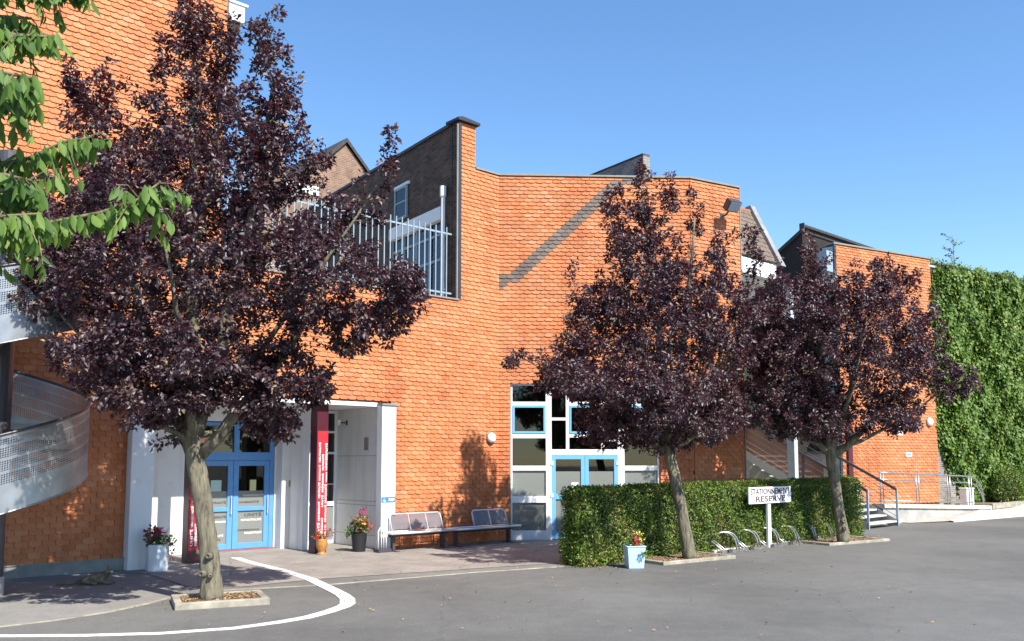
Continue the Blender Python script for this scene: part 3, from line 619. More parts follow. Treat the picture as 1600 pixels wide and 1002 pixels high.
# ------------------------------------------------------------------ wing on the right
wing = thing('right_wing', 'orange tiled wing between the metal stair and the ivy wall', 'building', F4)
MB().box(0.0, 0.0, 0.0, 4.88, 0.3, 9.27).box(0.0, 0.303, 0.0, 0.3, 0.6, 9.27).build('wall', 'mortar_back', wing)
tile_wall(wing, [(F4, 0.06, 4.88, 0.5, 9.26, [], None)])
box('parapet_cap', 'zinc', wing, (-0.05, -0.06, 9.285, 4.9, 0.35, 9.34))
MB().box(-0.05, -0.05, 0.0, 0.05, 0.0, 9.28).build('corner_trim', 'dark_trim', wing)
FR = frame((10.9, 29.55), 132.06)
MB().box(0.0, 0.05, 0.0, 7.0, 0.0, 2.2).build('return_wall', 'concrete', wing, FR)
rg = MB()
for x in (0.4, 1.7, 3.0, 4.3, 5.6): rg.box(x, 0.0, 2.2, x + 0.08, 0.12, 7.4)
for z in (2.203, 4.6, 7.32): rg.box(0.4, 0.005, z, 5.68, 0.115, z + 0.08)
rgo = rg.build('stair_window', 'dark_steel', wing, FR)
for i, x in enumerate((0.48, 1.78, 3.08, 4.38)):
    for z0, z1 in ((2.283, 4.6), (4.68, 7.32)): box('pane', 'clear_glass', rgo, (x, 0.05, z0, x + 1.22, 0.058, z1), FR)
box('stairwell_wall', 'interior_wall', wing, (0.3, -1.6, 2.2, 7.0, -1.5, 7.4), FR)
MB().box(0.0, 0.0, 2.2, 0.39, 0.05, 9.2).build('return_wall', 'pale_blue_steel', wing, FR)
MB().box(0.393, 0.0, 7.42, 7.0, 0.05, 7.7).build('return_lintel', 'concrete', wing, FR)
MB().box(0.0, 0.09, 8.3, 0.35, 0.5, 9.0).build('vent_box', 'pale_blue_steel', wing, FR)
box('door_post', 'burgundy', wing, (0.25, -0.12, 0.6, 0.45, -0.04, 3.3))
box('white_panel', 'white_paint', wing, (0.2, -0.2, 0.62, 0.7, -0.14, 1.25))

# building behind the stair: back wall, canopy, tiled roof
bk = thing('gatehouse', 'house with steep brown pantile roof and cream eaves behind the hall', 'building', frame((6.6, 26.16), 42.06))
MB().box(-3.0, 4.2, 0.0, 4.6, 4.4, 7.3).build('wall', 'interior_wall', bk)
MB().box(-1.5, 0.9, 7.25, 2.6, 4.5, 7.55).build('canopy', 'cream_fascia', bk)
MB().box(-1.6, 0.2, 7.75, 2.75, 0.9, 8.25).build('fascia', 'white_paint', bk)
MB().box(-1.5, 0.45, 7.555, 2.5, 1.6, 7.745).build('corbel', 'cream_fascia', bk)
rf = MB()
for r in range(11):          # overlapping courses of pantiles
    t0 = r / 11.0; t1 = (r + 1.25) / 11.0
    y0, z0 = 0.15 + 0.95 * t0, 8.25 + 1.9 * t0 + 0.04; y1, z1 = 0.15 + 0.95 * t1, 8.25 + 1.9 * t1
    for c in range(23):
        x0 = -2.1 + c * 0.21
        prof = [(0.0, 0.0), (0.05, 0.035), (0.105, 0.045), (0.16, 0.03), (0.215, -0.005)]
        vs = [(x0 + px, y0 - pz * 0.9, z0 + pz * 0.4) for px, pz in prof] + [(x0 + px, y1 - pz * 0.9, z1 + pz * 0.4) for px, pz in prof] + [(x0 + px, y0 + 0.03, z0 - 0.02) for px, pz in prof]
        rf.add(vs, [(i, i + 1, i + 6, i + 5) for i in range(4)] + [(i + 10, i + 11, i + 1, i) for i in range(4)])
ro = rf.build('roof', 'roof_tile', bk)
MB().add([(-2.1, 0.20, 8.24), (2.75, 0.20, 8.24), (2.75, 1.2, 10.12), (-2.1, 1.2, 10.12), (-2.1, 3.0, 8.24), (2.75, 3.0, 8.24)], [(0, 1, 2, 3), (3, 2, 5, 4), (1, 5, 2), (0, 3, 4)]).build('roof_deck', 'dark_timber', bk)
rt = MB()
for c in range(16): rt.tube([(-2.1 + c * 0.3, 1.16, 10.16), (-2.1 + c * 0.3 + 0.31, 1.16, 10.17)], [0.10, 0.115], 8)
rt.build('ridge', 'ridge_tile', bk)
MB().add([(2.75, 0.0, 8.2), (3.02, 0.0, 8.2), (3.02, 1.1, 10.42), (2.75, 1.1, 10.42), (2.75, 1.7, 10.3), (3.02, 1.7, 10.3), (2.75, 1.7, 8.2), (3.02, 1.7, 8.2)], [(0, 1, 2, 3), (3, 2, 5, 4), (4, 5, 7, 6), (0, 3, 4, 6), (1, 7, 5, 2)]).build('gable_coping', 'plinth', bk)

dk = thing('slate_house', 'dark slate roofed house rising behind the right tiled wing', 'building', frame((11.6, 34.2), 42.06))
MB().prism([(0.0, 0.6), (6.0, 0.6), (6.0, 8.0), (0.0, 8.0)], 0, 9.6).build('wall', 'dark_timber', dk)
MB().add([(-0.35, 0.0, 11.05), (5.5, 0.0, 11.05), (5.5, 4.5, 8.2), (-0.35, 4.5, 8.2), (-0.35, 0.0, 10.88), (5.5, 0.0, 10.88), (5.5, 4.5, 8.0), (-0.35, 4.5, 8.0)], [(0, 1, 2, 3), (4, 7, 6, 5), (0, 4, 5, 1), (0, 3, 7, 4), (1, 5, 6, 2)]).build('roof', 'slate', dk)
MB().add([(-0.3, 0.05, 10.87), (5.5, 0.05, 10.87), (5.5, 0.05, 8.9), (-0.3, 0.05, 8.9), (-0.3, 4.5, 7.9)], [(0, 3, 2, 1), (0, 4, 3)]).build('gable_wall', 'dark_timber', dk)
rr = MB()
for c in range(20): rr.tube([(-0.4 + c * 0.3, -0.02, 11.08), (-0.4 + c * 0.3 + 0.31, -0.02, 11.09)], [0.08, 0.10], 6)
rr.build('ridge', 'slate', dk)
box('roof_verge', 'dark_trim', dk, (-0.42, -0.1, 10.9, -0.36, 0.1, 11.2))

gb = thing('brick_house', 'old brown brick gable with dark verge behind the terrace', 'building', frame((-6.75, 35.0), 42.06))
MB().add([(0, 0, 14.8), (3.2, 0, 11.6), (3.2, 0, 0), (-3.4, 0, 0), (-3.4, 0, 11.4), (0, 8, 14.8), (3.2, 8, 11.6), (3.2, 8, 0), (-3.4, 8, 0), (-3.4, 8, 11.4)], [(0, 4, 3, 2, 1), (1, 2, 7, 6), (4, 9, 8, 3), (5, 6, 7, 8, 9)]).build('wall', 'old_brick', gb, uv='box')
MB().add([(0, -0.12, 15.0), (3.5, -0.12, 11.5), (3.5, 8, 11.5), (0, 8, 15.0), (-3.7, -0.12, 11.3), (-3.7, 8, 11.3), (0, -0.12, 14.82), (3.5, -0.12, 11.32), (-3.7, -0.12, 11.12)], [(0, 1, 2, 3), (0, 3, 5, 4), (0, 6, 7, 1), (0, 4, 8, 6)]).build('roof', 'slate', gb)
MB().box(-2.6, -0.06, 12.35, -1.2, 0.0, 12.7).build('sill', 'white_render', gb)
MB().box(-2.4, 2.0, 12.5, -1.7, 2.7, 15.6).box(-2.5, 1.9, 15.603, -1.6, 2.8, 15.75).build('chimney', 'old_brick', gb, uv='box')

# ------------------------------------------------------------------ ivy wall
iw = thing('brick_wall', 'grey brick boundary wall almost hidden under ivy', 'wall', F5)
MB().box(-0.02, 0.0, 0.0, 14, 0.35, 9.0).build('masonry', 'grey_brick', iw, uv='box')
box('coping', 'concrete', iw, (-0.02, -0.05, 9.003, 14, 0.4, 9.08))
# ramp, platform and sloping pavement on the right
def zramp(t): return 0.62 - 0.20 * t
RP0 = Vector((12.15, 28.35)); RP1 = Vector((16.6, 31.05))
rp = MB(); back = Vector((-0.47, 0.88)) * 1.75
a, b = RP0 - (RP1 - RP0) * 0.12, RP1
vs = []
for p, t in ((a, 0), (b, 1)):
    z = zramp(t); q = p + back
    vs += [(p.x, p.y, -0.05), (p.x, p.y, z - 0.12), (q.x, q.y, z - 0.12), (q.x, q.y, -0.05)]
rp.add(vs, [(0, 4, 5, 1), (1, 5, 6, 2), (2, 6, 7, 3), (0, 1, 2, 3), (4, 7, 6, 5)])
tag(rp.build('access_ramp', 'concrete'), kind='structure')
cp = MB(); nrm = (RP1 - RP0).normalized(); off = Vector((nrm.y, -nrm.x))
for i in range(6):
    t0, t1 = i / 6, (i + 1) / 6 - 0.003
    p = a + (b - a) * t0 + off * 0.06; q = a + (b - a) * t1 + off * 0.06; z0, z1 = zramp(t0), zramp(t1); bb = -off * 0.42
    cp.add([(p.x, p.y, z0 - 0.118), (q.x, q.y, z1 - 0.118), (q.x, q.y, z1), (p.x, p.y, z0), (p.x + bb.x, p.y + bb.y, z0 - 0.118), (q.x + bb.x, q.y + bb.y, z1 - 0.118), (q.x + bb.x, q.y + bb.y, z1), (p.x + bb.x, p.y + bb.y, z0)], [(0, 1, 2, 3), (3, 2, 6, 7), (0, 3, 7, 4), (1, 5, 6, 2)])
tag(cp.build('ramp_coping', 'coping'), kind='structure')
sw_ = MB()
K = [(12.55, 28.3, 0.015), (14.1, 28.95, 0.03), (16.3, 30.6, 0.11), (19.5, 33.1, 0.22), (24, 36.5, 0.3)]
Wb = [(12.3, 28.6, 0.02), (14.1, 29.65, 0.14), (16.6, 31.15, 0.385), (19.0, 33.35, 0.40), (23.5, 36.9, 0.45)]
for i in range(4): sw_.add([K[i], K[i + 1], Wb[i + 1], Wb[i]], [(0, 1, 2, 3)])
tag(sw_.build('sloping_pavement', 'concrete_walk'), kind='structure')
kb = MB()
for i in range(1, 4):
    p, q = Vector(K[i]), Vector(K[i + 1]); d = (q - p).normalized(); nn = Vector((d.y, -d.x, 0)) * 0.16
    n = 3
    for j in range(n):
        u, v = p.lerp(q, j / n), p.lerp(q, (j + 0.985) / n)
        kb.add([(u.x + nn.x, u.y + nn.y, -0.02), (v.x + nn.x, v.y + nn.y, -0.02), (v.x + nn.x, v.y + nn.y, v.z + 0.012), (u.x + nn.x, u.y + nn.y, u.z + 0.012), (u.x, u.y, u.z + 0.02), (v.x, v.y, v.z + 0.02)], [(0, 1, 2, 3), (3, 2, 5, 4)])
tag(kb.build('kerb', 'coping'), kind='structure')
bed = MB(); bed.prism([(16.62, 31.2), (19.0, 33.4), (23.5, 36.95), (23.0, 37.6), (15.9, 32.15)], 0.0, 0.44)
tag(bed.build('planting_bed', 'soil'), kind='structure')
kb2 = MB()
for (p, q) in (((16.62, 31.15), (19.0, 33.35)), ((19.0, 33.35), (23.5, 36.9))):
    d = (Vector(q) - Vector(p)).normalized(); nn = Vector((d.y, -d.x)) * 0.1
    kb2.add([(p[0] + nn.x, p[1] + nn.y, 0.3), (q[0] + nn.x, q[1] + nn.y, 0.3), (q[0] + nn.x, q[1] + nn.y, 0.49), (p[0] + nn.x, p[1] + nn.y, 0.49), (p[0], p[1], 0.49), (q[0], q[1], 0.49)], [(0, 1, 2, 3), (3, 2, 5, 4)])
tag(kb2.build('kerb', 'kerb_stone'), kind='structure')
# tree bed kerbs
def tree_bed(name, c, ang, lx, ly, h=0.11, litter=True):
    M = frame(c, ang); m = MB(); t = 0.1
    for (x0, y0, x1, y1) in ((0, 0, lx, t), (0, ly - t, lx, ly), (0, t + 0.003, t, ly - t - 0.003), (lx - t, t + 0.003, lx, ly - t - 0.003)):
        m.box(x0, y0, -0.01, x1, y1, h)
    tag(m.build('bed_kerb', 'kerb_stone', None, M, bevel=0.012), kind='structure')
    b_ = MB().box(t, t, 0, lx - t, ly - t, h - 0.02).build('bed_soil', 'soil', None, M); b_['kind'] = 'structure'
    n = 420; P = np.stack([rng.uniform(t, lx - t, n), rng.uniform(t, ly - t, n), np.full(n, h - 0.012)], 1)
    A = rng.normal(size=(n, 3)); A[:, 2] *= 0.25; N = np.tile([0, 0, 1.0], (n, 1)) + rng.normal(size=(n, 3)) * 0.3
    lo = leaves('fallen_leaves', P, A, N, 0.05, 'leaf_litter', None, M, 'stuff')
tree_bed('bed', (-4.42, 11.85), 24, 1.22, 0.9, 0.09)
tree_bed('bed', (2.85, 16.92), 36, 2.05, 1.25, 0.065)
tree_bed('bed', (7.35, 20.8), 33, 2.3, 1.2, 0.06)

rng = np.random.default_rng(77); n = 520
t_ = rng.uniform(0, 10.5, n); o_ = -np.abs(rng.normal(0, 0.28, n)) - 0.02
d_ = np.array([math.cos(R(41)), math.sin(R(41))]); q_ = np.array([-d_[1], d_[0]])
P = np.array([1.28, 16.70]) + t_[:, None] * d_ + o_[:, None] * q_
P2 = np.stack([rng.uniform(-8, 6, 260), rng.uniform(10, 20, 260)], 1); P = np.concatenate([P, P2]); P = np.concatenate([P, np.full((len(P), 1), 0.02)], 1)
A_ = rng.normal(size=(len(P), 3)); A_[:, 2] *= 0.15; leaves('fallen_leaves', P, A_, np.tile([0, 0, 1.0], (len(P), 1)) + rng.normal(size=(len(P), 3)) * 0.25, 0.045, 'leaf_litter', kind='stuff')
# ------------------------------------------------------------------ trees
def in_ell(P, E):
    m = np.zeros(len(P), bool)
    for (x, y, z, a, b, c) in E: m |= (((P[:, 0] - x) / a) ** 2 + ((P[:, 1] - y) / b) ** 2 + ((P[:, 2] - z) / c) ** 2) < 1
    return m
def plum_tree(label, base, E, trunk, limbs, n_twig, per, size, seed, knots=()):
    global rng
    rng = np.random.default_rng(seed); rs = random.Random(seed); E = [(x, y * 1.25 - (0.15 if c > 0.9 else 0.0), z, a, b * 1.28, c) for (x, y, z, a, b, c) in E]
    root = thing('plum_tree', label, 'tree', Matrix.Translation((base[0], base[1], 0)), 'purple leaved plum trees')
    tb = MB(); tb.tube([p[:3] for p in trunk], [p[3] * 0.70 for p in trunk], 14)
    me_o = tb.build('trunk', 'bark', root, smooth=True)
    sub = me_o.modifiers.new('s', 'SUBSURF'); sub.levels = 1; sub.render_levels = 2
    tex = bpy.data.textures.new('bark_bumps', 'CLOUDS'); tex.noise_scale = 0.16
    dm = me_o.modifiers.new('d', 'DISPLACE'); dm.texture = tex; dm.strength = 0.035; dm.mid_level = 0.5
    for (p, r, dr) in knots:
        k = MB().lathe([(r * 1.25, -0.03), (r * 1.1, 0.02), (r * 0.9, 0.05), (r * 0.5, 0.06), (r * 0.45, 0.045), (0.01, 0.04)], (0, 0, 0), 10)
        q = Vector(dr).to_track_quat('Z', 'Y').to_matrix().to_4x4(); k.v = [tuple(Matrix.Translation(p) @ q @ Vector(v)) for v in k.v]; k.build('knot', 'bark', root, smooth=True)
    # limbs
    pts = []; rad = []
    for lb in limbs:
        p0 = Vector(lb[0]); p3 = Vector(lb[1]); r0 = lb[2]; ctrl = p0.lerp(p3, 0.5) + Vector((0, 0, -0.12 * (p3 - p0).length if abs(p3.x - p0.x) > 0.6 else 0)) + Vector((rs.uniform(-.12, .12), rs.uniform(-.12, .12), 0))
        L = []
        for i in range(9):
            t = i / 8; q = p0 * (1 - t) ** 2 + ctrl * 2 * t * (1 - t) + p3 * t * t; q = q + Vector((rs.uniform(-.03, .03), rs.uniform(-.03, .03), rs.uniform(-.03, .03))) * (1 if 0 < i < 8 else 0); L.append(q)
        rr_ = [r0 * (1 - 0.8 * i / 8) for i in range(9)]
        MB().tube(L, rr_, 8).build('limb', 'bark', root, smooth=True)
        for i in range(1, 9):
            for s in (0.0, 0.5): pts.append(L[i - 1].lerp(L[i], 1 - s)); rad.append(rr_[i])
    pts = np.array([tuple(p) for p in pts]); rad = np.array(rad)
    vol = np.array([e[3] * e[4] * e[5] for e in E]) ** 0.78; vol = np.maximum(vol, 0.09); pr = vol / vol.sum()
    T = []
    while len(T) < n_twig:
        e = E[rng.choice(len(E), p=pr)]; d = rng.normal(size=3); d /= np.linalg.norm(d); rr_ = rng.uniform(0.05, 1.0) ** 0.5
        p = np.array(e[:3]) + d * rr_ * np.array(e[3:]) * 1.03
        gap = math.sin(3.1 * p[0] + seed) * math.sin(3.4 * p[1] + 2 * seed) + 0.8 * math.sin(2.7 * p[2] + 1.3 * p[0]) * math.cos(2.2 * p[0] - 1.7 * p[1])
        if p[2] > 1.95 and (gap > -0.42 or e[5] < 0.3 or rng.random() < 0.15): T.append(p)
    T = np.array(T)
    zs_ = T[:, 2]; up_ = np.argsort(-(zs_ + 0.35 * rng.normal(size=len(T))))[: len(T) // 3]; pick = rng.choice(up_, 70, replace=False)
    T = np.concatenate([T, T[pick] + np.stack([rng.normal(size=70) * 0.07 + 0.06 * np.sign(T[pick, 0]), rng.normal(size=70) * 0.07, rng.uniform(0.2, 0.55, 70)], 1)])
    tw = MB(); LP = []; LA = []
    order = np.argsort([np.min(np.linalg.norm(pts - t, axis=1)) for t in T])
    allp = list(pts); allr = list(rad)
    cap = len(T) * 4; arr = np.zeros((len(pts) + cap, 3)); arr[:len(pts)] = pts; ar = np.zeros(len(pts) + cap); ar[:len(pts)] = rad; cnt = len(pts)
    for oi in order:
        t = T[oi]; d = t - arr[:cnt]; dist = np.linalg.norm(d, axis=1)
        cost = dist + 0.55 * np.maximum(0, arr[:cnt, 2] - t[2] + 0.15)      # shoots climb
        j = int(np.argmin(cost)); p0 = Vector(arr[j]); p1 = Vector(t); ln = (p1 - p0).length
        if ln < 0.08: continue
        r0 = min(ar[j] * 0.7, 0.006 + 0.011 * ln)
        ctrl = p0.lerp(p1, 0.55) + Vector((0, 0, -0.16 * ln)) + Vector(tuple(rng.normal(size=3) * 0.06 * ln))
        L = [p0 * (1 - s) ** 2 + ctrl * 2 * s * (1 - s) + p1 * s * s for s in (0, .25, .5, .75, 1)]
        tw.tube(L, [r0, r0 * .85, r0 * .65, r0 * .5, r0 * .3], 4, caps=False)
        for q, s in ((L[2], .65), (L[3], .5), (L[4], .3)): arr[cnt] = q; ar[cnt] = r0 * s; cnt += 1
        m = int(per * (0.55 + min(ln, 1.3) * 0.75) * rng.uniform(0.5, 1.35)); s = rng.uniform(0.12 if ln < 0.8 else 0.3, 1.04, m) ** 0.8
        a = np.array([tuple(v) for v in L]); ii = np.clip((s * 4).astype(int), 0, 3); fr_ = (s * 4 - ii)[:, None]
        q = a[ii] * (1 - fr_) + a[ii + 1] * fr_; tang = a[ii + 1] - a[ii]; tang /= np.linalg.norm(tang, axis=1, keepdims=True) + 1e-9
        o_ = rng.normal(size=(m, 3)); o_ -= tang * (o_ * tang).sum(1, keepdims=True); o_ /= np.linalg.norm(o_, axis=1, keepdims=True) + 1e-9
        LP.append(q + o_ * rng.uniform(0.01, 0.09, (m, 1))); LA.append(o_ + tang * 0.5 + np.array([0, 0, -0.35]))
    tw.build('twigs', 'twig_bark', root, kind='stuff')
    P = np.concatenate(LP); A = np.concatenate(LA) + rng.normal(size=(len(P), 3)) * 0.35
    N = np.tile([0.15, -0.35, 0.8], (len(P), 1)) + rng.normal(size=(len(P), 3)) * 0.75
    leaves('foliage', P, A, N, size, 'plum_leaf', root, kind='stuff', aspect=0.62)
    print('tree leaves', len(P))
E1 = [(-0.25, 0, 4.86, 1.95, 1.9, 1.65), (-0.55, 0.2, 6.82, 0.68, 0.8, 1.22), (-0.61, 0.1, 8.14, 0.34, 0.4, 0.84), (-0.14, 0.3, 7.74, 0.28, 0.4, 0.95), (0.76, -0.2, 7.51, 0.32, 0.45, 0.91), (0.74, -0.2, 6.38, 0.66, 0.8, 0.91), (-2.11, 0.3, 7.1, 0.41, 0.5, 0.76), (-1.56, 0.4, 6.31, 0.65, 0.8, 0.76), (-2.18, 0.2, 5.48, 1.0, 1.0, 0.75), (1.85, -0.2, 4.35, 1.05, 1.0, 0.72), (2.31, -0.1, 6.05, 0.21, 0.3, 0.69), (-2.1, 0.1, 4.3, 0.75, 0.8, 0.42), (1.97, 0, 3.85, 0.67, 0.7, 0.37), (-0.74, -0.2, 3.37, 1.32, 1.2, 0.59), (0.78, 0.1, 3.13, 0.86, 1.0, 0.56), (0.65, 0.3, 2.51, 0.55, 0.6, 0.33), (-0.58, -0.2, 2.57, 0.4, 0.5, 0.41), (-1.35, 0.2, 2.9, 0.45, 0.5, 0.26), (1.26, 0.1, 6.3, 0.36, 0.4, 0.47), (-0.1, -0.25, 2.85, 0.7, 0.6, 0.45), (0.8, 0.3, 2.6, 0.5, 0.5, 0.4), (2.6, -0.1, 4.3, 0.4, 0.5, 0.5), (1.9, 0, 5.4, 0.42, 0.5, 0.4), (-0.5, -1.1, 2.9, 0.9, 0.5, 0.5), (-0.75, -1.5, 3.4, 0.6, 0.45, 0.35), (0.1, -1.6, 3.2, 0.7, 0.45, 0.4), (-2.5, 0.2, 5.0, 0.6, 0.7, 0.8)]
f1 = (-0.32, 0.0, 2.15)
plum_tree('largest purple plum tree, in the concrete kerbed bed before the entrance doors', (-4.14, 12.43), E1,
    [(0.02, 0, 0.0, 0.26), (0.0, 0, 0.2, 0.215), (-0.03, 0, 0.6, 0.195), (-0.12, 0, 1.2, 0.185), (-0.24, 0, 1.8, 0.19), (-0.32, 0, 2.2, 0.20), (-0.30, 0.0, 2.7, 0.16)],
    [(f1, (-0.55, 0.2, 7.9), 0.13), (f1, (0.74, -0.2, 7.4), 0.11), ((-0.3, 0, 2.0), (-2.1, 0.3, 6.9), 0.10), ((-0.25, 0, 2.0), (1.9, -0.2, 5.0), 0.10), ((-0.3, 0, 2.3), (-2.5, 0.1, 4.3), 0.07), ((-0.3, 0, 2.5), (2.2, 0, 5.9), 0.06), (f1, (-0.2, -1.5, 4.6), 0.08), (f1, (-0.3, 1.6, 4.8), 0.08), ((-0.3, 0, 2.2), (-1.6, -0.6, 3.4), 0.05), ((-0.3, 0, 2.3), (1.2, 0.2, 3.2), 0.05), ((-0.5, 0.1, 4.5), (-0.14, 0.3, 8.2), 0.06)],
    2550, 76, 0.069, 11, [((0.0, -0.135, 0.66), 0.045, (0, -1, 0.1)), ((-0.07, -0.14, 0.42), 0.045, (-0.3, -1, 0.1)), ((0.03, -0.15, 0.40), 0.03, (0.3, -1, 0)), ((-0.16, -0.02, 0.7), 0.05, (-1, -0.3, 0.1))])
E2 = [(-0.61, 0, 4.4, 1.79, 1.6, 1.58), (-0.71, 0, 5.95, 0.98, 1.0, 1.05), (-0.79, 0, 7.23, 0.28, 0.35, 0.86), (-1.3, 0.2, 6.96, 0.31, 0.35, 0.73), (-0.2, -0.1, 7.0, 0.23, 0.3, 0.65), (0.3, 0.1, 6.86, 0.28, 0.35, 0.79), (0.75, 0.1, 5.9, 0.4, 0.5, 0.6), (0.84, 0.1, 4.7, 0.9, 1.0, 1.1), (-2.16, -0.1, 3.87, 0.83, 0.9, 0.65), (-1.76, 0, 5.05, 0.57, 0.6, 0.79), (-3.15, -0.2, 3.95, 0.65, 0.2, 0.22), (-2.68, -0.1, 3.49, 0.38, 0.3, 0.26), (-0.75, 0, 2.98, 1.53, 1.2, 0.66), (-0.25, 0, 2.41, 0.77, 0.7, 0.33), (-1.62, -0.3, 2.65, 0.63, 0.6, 0.45), (1.46, 0.1, 6.26, 0.21, 0.25, 0.53), (0.52, 0, 2.98, 0.64, 0.7, 0.66), (-1.2, -1.0, 2.7, 0.8, 0.5, 0.4), (0.3, -1.1, 2.65, 0.7, 0.5, 0.4), (-1.6, -1.75, 3.4, 0.9, 0.6, 0.5), (-0.6, -1.85, 3.2, 0.9, 0.55, 0.5), (-2.3, -1.2, 3.5, 0.6, 0.5, 0.4)]
f2 = (-0.33, 0, 2.3)
plum_tree('purple plum tree rising beside the blue flower pot at the hedge', (3.44, 17.72), E2,
    [(0.06, 0, 0.0, 0.24), (0.03, 0, 0.25, 0.185), (-0.05, 0, 0.8, 0.17), (-0.16, 0, 1.4, 0.165), (-0.30, 0, 2.0, 0.17), (-0.34, 0, 2.4, 0.17), (-0.38, 0, 2.8, 0.14)],
    [(f2, (-0.8, 0, 7.3), 0.11), (f2, (0.3, 0.1, 6.9), 0.10), (f2, (-1.4, 0.2, 6.9), 0.08), ((-0.3, 0, 2.1), (-2.5, -0.1, 3.9), 0.07), ((-0.3, 0, 2.2), (1.2, 0.1, 5.2), 0.08), (f2, (-0.5, -1.3, 4.4), 0.07), (f2, (-0.6, 1.3, 4.4), 0.07), ((-1.5, -0.1, 3.3), (-3.6, -0.2, 4.2), 0.03), ((-0.3, 0, 2.2), (0.9, 0, 3.0), 0.05)],
    1950, 70, 0.070, 23)
E3 = [(0.08, 0, 4.73, 2.15, 1.8, 1.74), (-0.61, 0, 6.35, 0.6, 0.7, 0.6), (-0.57, 0, 7.0, 0.2, 0.25, 0.45), (0.29, 0, 5.95, 0.8, 0.8, 0.6), (1.15, 0, 6.54, 0.28, 0.35, 0.79), (1.45, 0, 6.14, 0.61, 0.5, 0.63), (-1.74, -0.2, 5.17, 0.83, 1.0, 1.25), (-1.74, -0.3, 3.47, 0.83, 0.9, 0.93), (1.77, 0, 4.66, 0.84, 0.9, 0.79), (2.27, 0, 5.36, 0.54, 0.5, 0.39), (2.72, -0.2, 3.79, 0.61, 0.6, 0.5), (-0.44, 0, 3.03, 1.38, 1.0, 0.63), (1.41, 0, 3.19, 0.61, 0.6, 0.55), (-1.03, 0, 3.8, 1.07, 1.0, 0.95), (-1.0, -1.2, 2.8, 0.9, 0.5, 0.4), (0.7, -1.1, 2.8, 0.8, 0.5, 0.4)]
f3 = (-0.19, 0, 2.2)
plum_tree('purple plum tree rising between the bicycle rack and the metal stair', (7.8, 21.26), E3,
    [(0.06, 0, 0.0, 0.27), (0.03, 0, 0.25, 0.20), (-0.04, 0, 0.8, 0.18), (-0.12, 0, 1.5, 0.175), (-0.19, 0, 2.0, 0.19), (-0.19, 0, 2.4, 0.18), (-0.2, 0, 2.8, 0.13)],
    [(f3, (-0.6, 0, 6.6), 0.11), (f3, (1.1, 0, 6.6), 0.10), ((-0.15, 0, 2.1), (2.2, 0, 4.6), 0.10), ((-0.2, 0, 2.1), (-2.0, -0.2, 4.5), 0.08), ((-0.15, 0, 2.2), (2.7, -0.2, 3.8), 0.06), (f3, (0.1, -1.5, 4.7), 0.08), (f3, (0.1, 1.5, 4.7), 0.08), ((-0.2, 0, 2.2), (-1.5, -0.3, 3.2), 0.05)],
    2100, 68, 0.073, 37, [((0.0, -0.13, 0.55), 0.05, (0.2, -1, 0.1)), ((0.03, -0.14, 0.38), 0.045, (-0.2, -1, 0.1))])

# cherry branches hanging into the frame at top left
ch = thing('cherry_tree', 'green leaved cherry branches hanging close at the top left', 'tree', Matrix.Translation((-4.6, 4.2, 0)))
def chp(p): return Vector((p[0] + 4.6, p[1] - 4.2, p[2]))
MB().tube([(0, 0, 0), (0.02, 0, 1.0), (0.05, 0.02, 2.2), (0.0, 0, 3.6), (0.1, 0, 5.0)], [0.22, 0.17, 0.15, 0.12, 0.07], 12).build('trunk', 'bark', ch, smooth=True)
BR = [[(-2.93, 4.0, 2.83), (-2.53, 4.0, 2.97), (-2.18, 4.0, 3.03), (-1.89, 4.0, 3.09), (-1.73, 4.0, 3.15), (-1.63, 4.0, 3.23)],
      [(-3.11, 4.2, 3.35), (-2.61, 4.2, 3.37), (-2.36, 4.2, 3.41), (-2.18, 4.2, 3.5), (-2.06, 4.2, 3.52)],
      [(-2.86, 3.8, 3.92), (-2.4, 3.8, 3.87), (-2.2, 3.8, 3.84), (-2.02, 3.8, 3.83)],
      [(-3.04, 4.0, 4.49), (-2.54, 4.0, 4.3), (-2.23, 4.0, 4.22), (-2.02, 4.0, 4.16)],
      [(-3.06, 4.1, 3.69), (-2.63, 4.1, 3.72), (-2.38, 4.1, 3.69), (-2.26, 4.1, 3.66)],
      [(-2.87, 3.9, 3.04), (-2.48, 3.9, 3.16), (-2.3, 3.9, 3.16), (-2.17, 3.9, 3.19)],
      [(-2.9, 3.7, 3.55), (-2.5, 3.65, 3.62), (-2.25, 3.6, 3.6), (-2.0, 3.6, 3.55)], [(-2.9, 4.1, 3.2), (-2.6, 4.05, 3.26), (-2.35, 4.0, 3.27), (-2.22, 4.0, 3.24)], [(-2.9, 3.9, 4.3), (-2.55, 3.9, 4.2), (-2.32, 3.85, 4.12), (-2.12, 3.85, 4.1)], [(-2.9, 3.6, 2.7), (-2.5, 3.6, 2.86), (-2.2, 3.65, 2.97), (-2.0, 3.7, 3.0)],
      [(-2.95, 3.95, 4.05), (-2.6, 3.9, 4.02), (-2.35, 3.9, 3.98), (-2.2, 3.9, 3.97)]]
lm = bpy.data.meshes.new('leaf')
prof = [(0.0, 0.0), (0.18, 0.22), (0.42, 0.35), (0.68, 0.27), (0.88, 0.10), (1.0, 0.0)]
lv = []; lf = []
for i, (t, wd) in enumerate(prof):
    dz = -0.10 * t * t
    lv += [(t, 0, dz), (t, wd * 0.5, dz + wd * 0.16), (t, -wd * 0.5, dz + wd * 0.16)]
for i in range(5):
    a_, b_ = i * 3, i * 3 + 3; lf += [(a_, b_, b_ + 1, a_ + 1), (a_, a_ + 2, b_ + 2, b_)]
lm.from_pydata(lv, [], lf); lm.materials.append(MATS['cherry_leaf']); lm.polygons.foreach_set('use_smooth', [True] * len(lf))
rs = random.Random(3); extra = MB(); nleaf = 0
cand = []
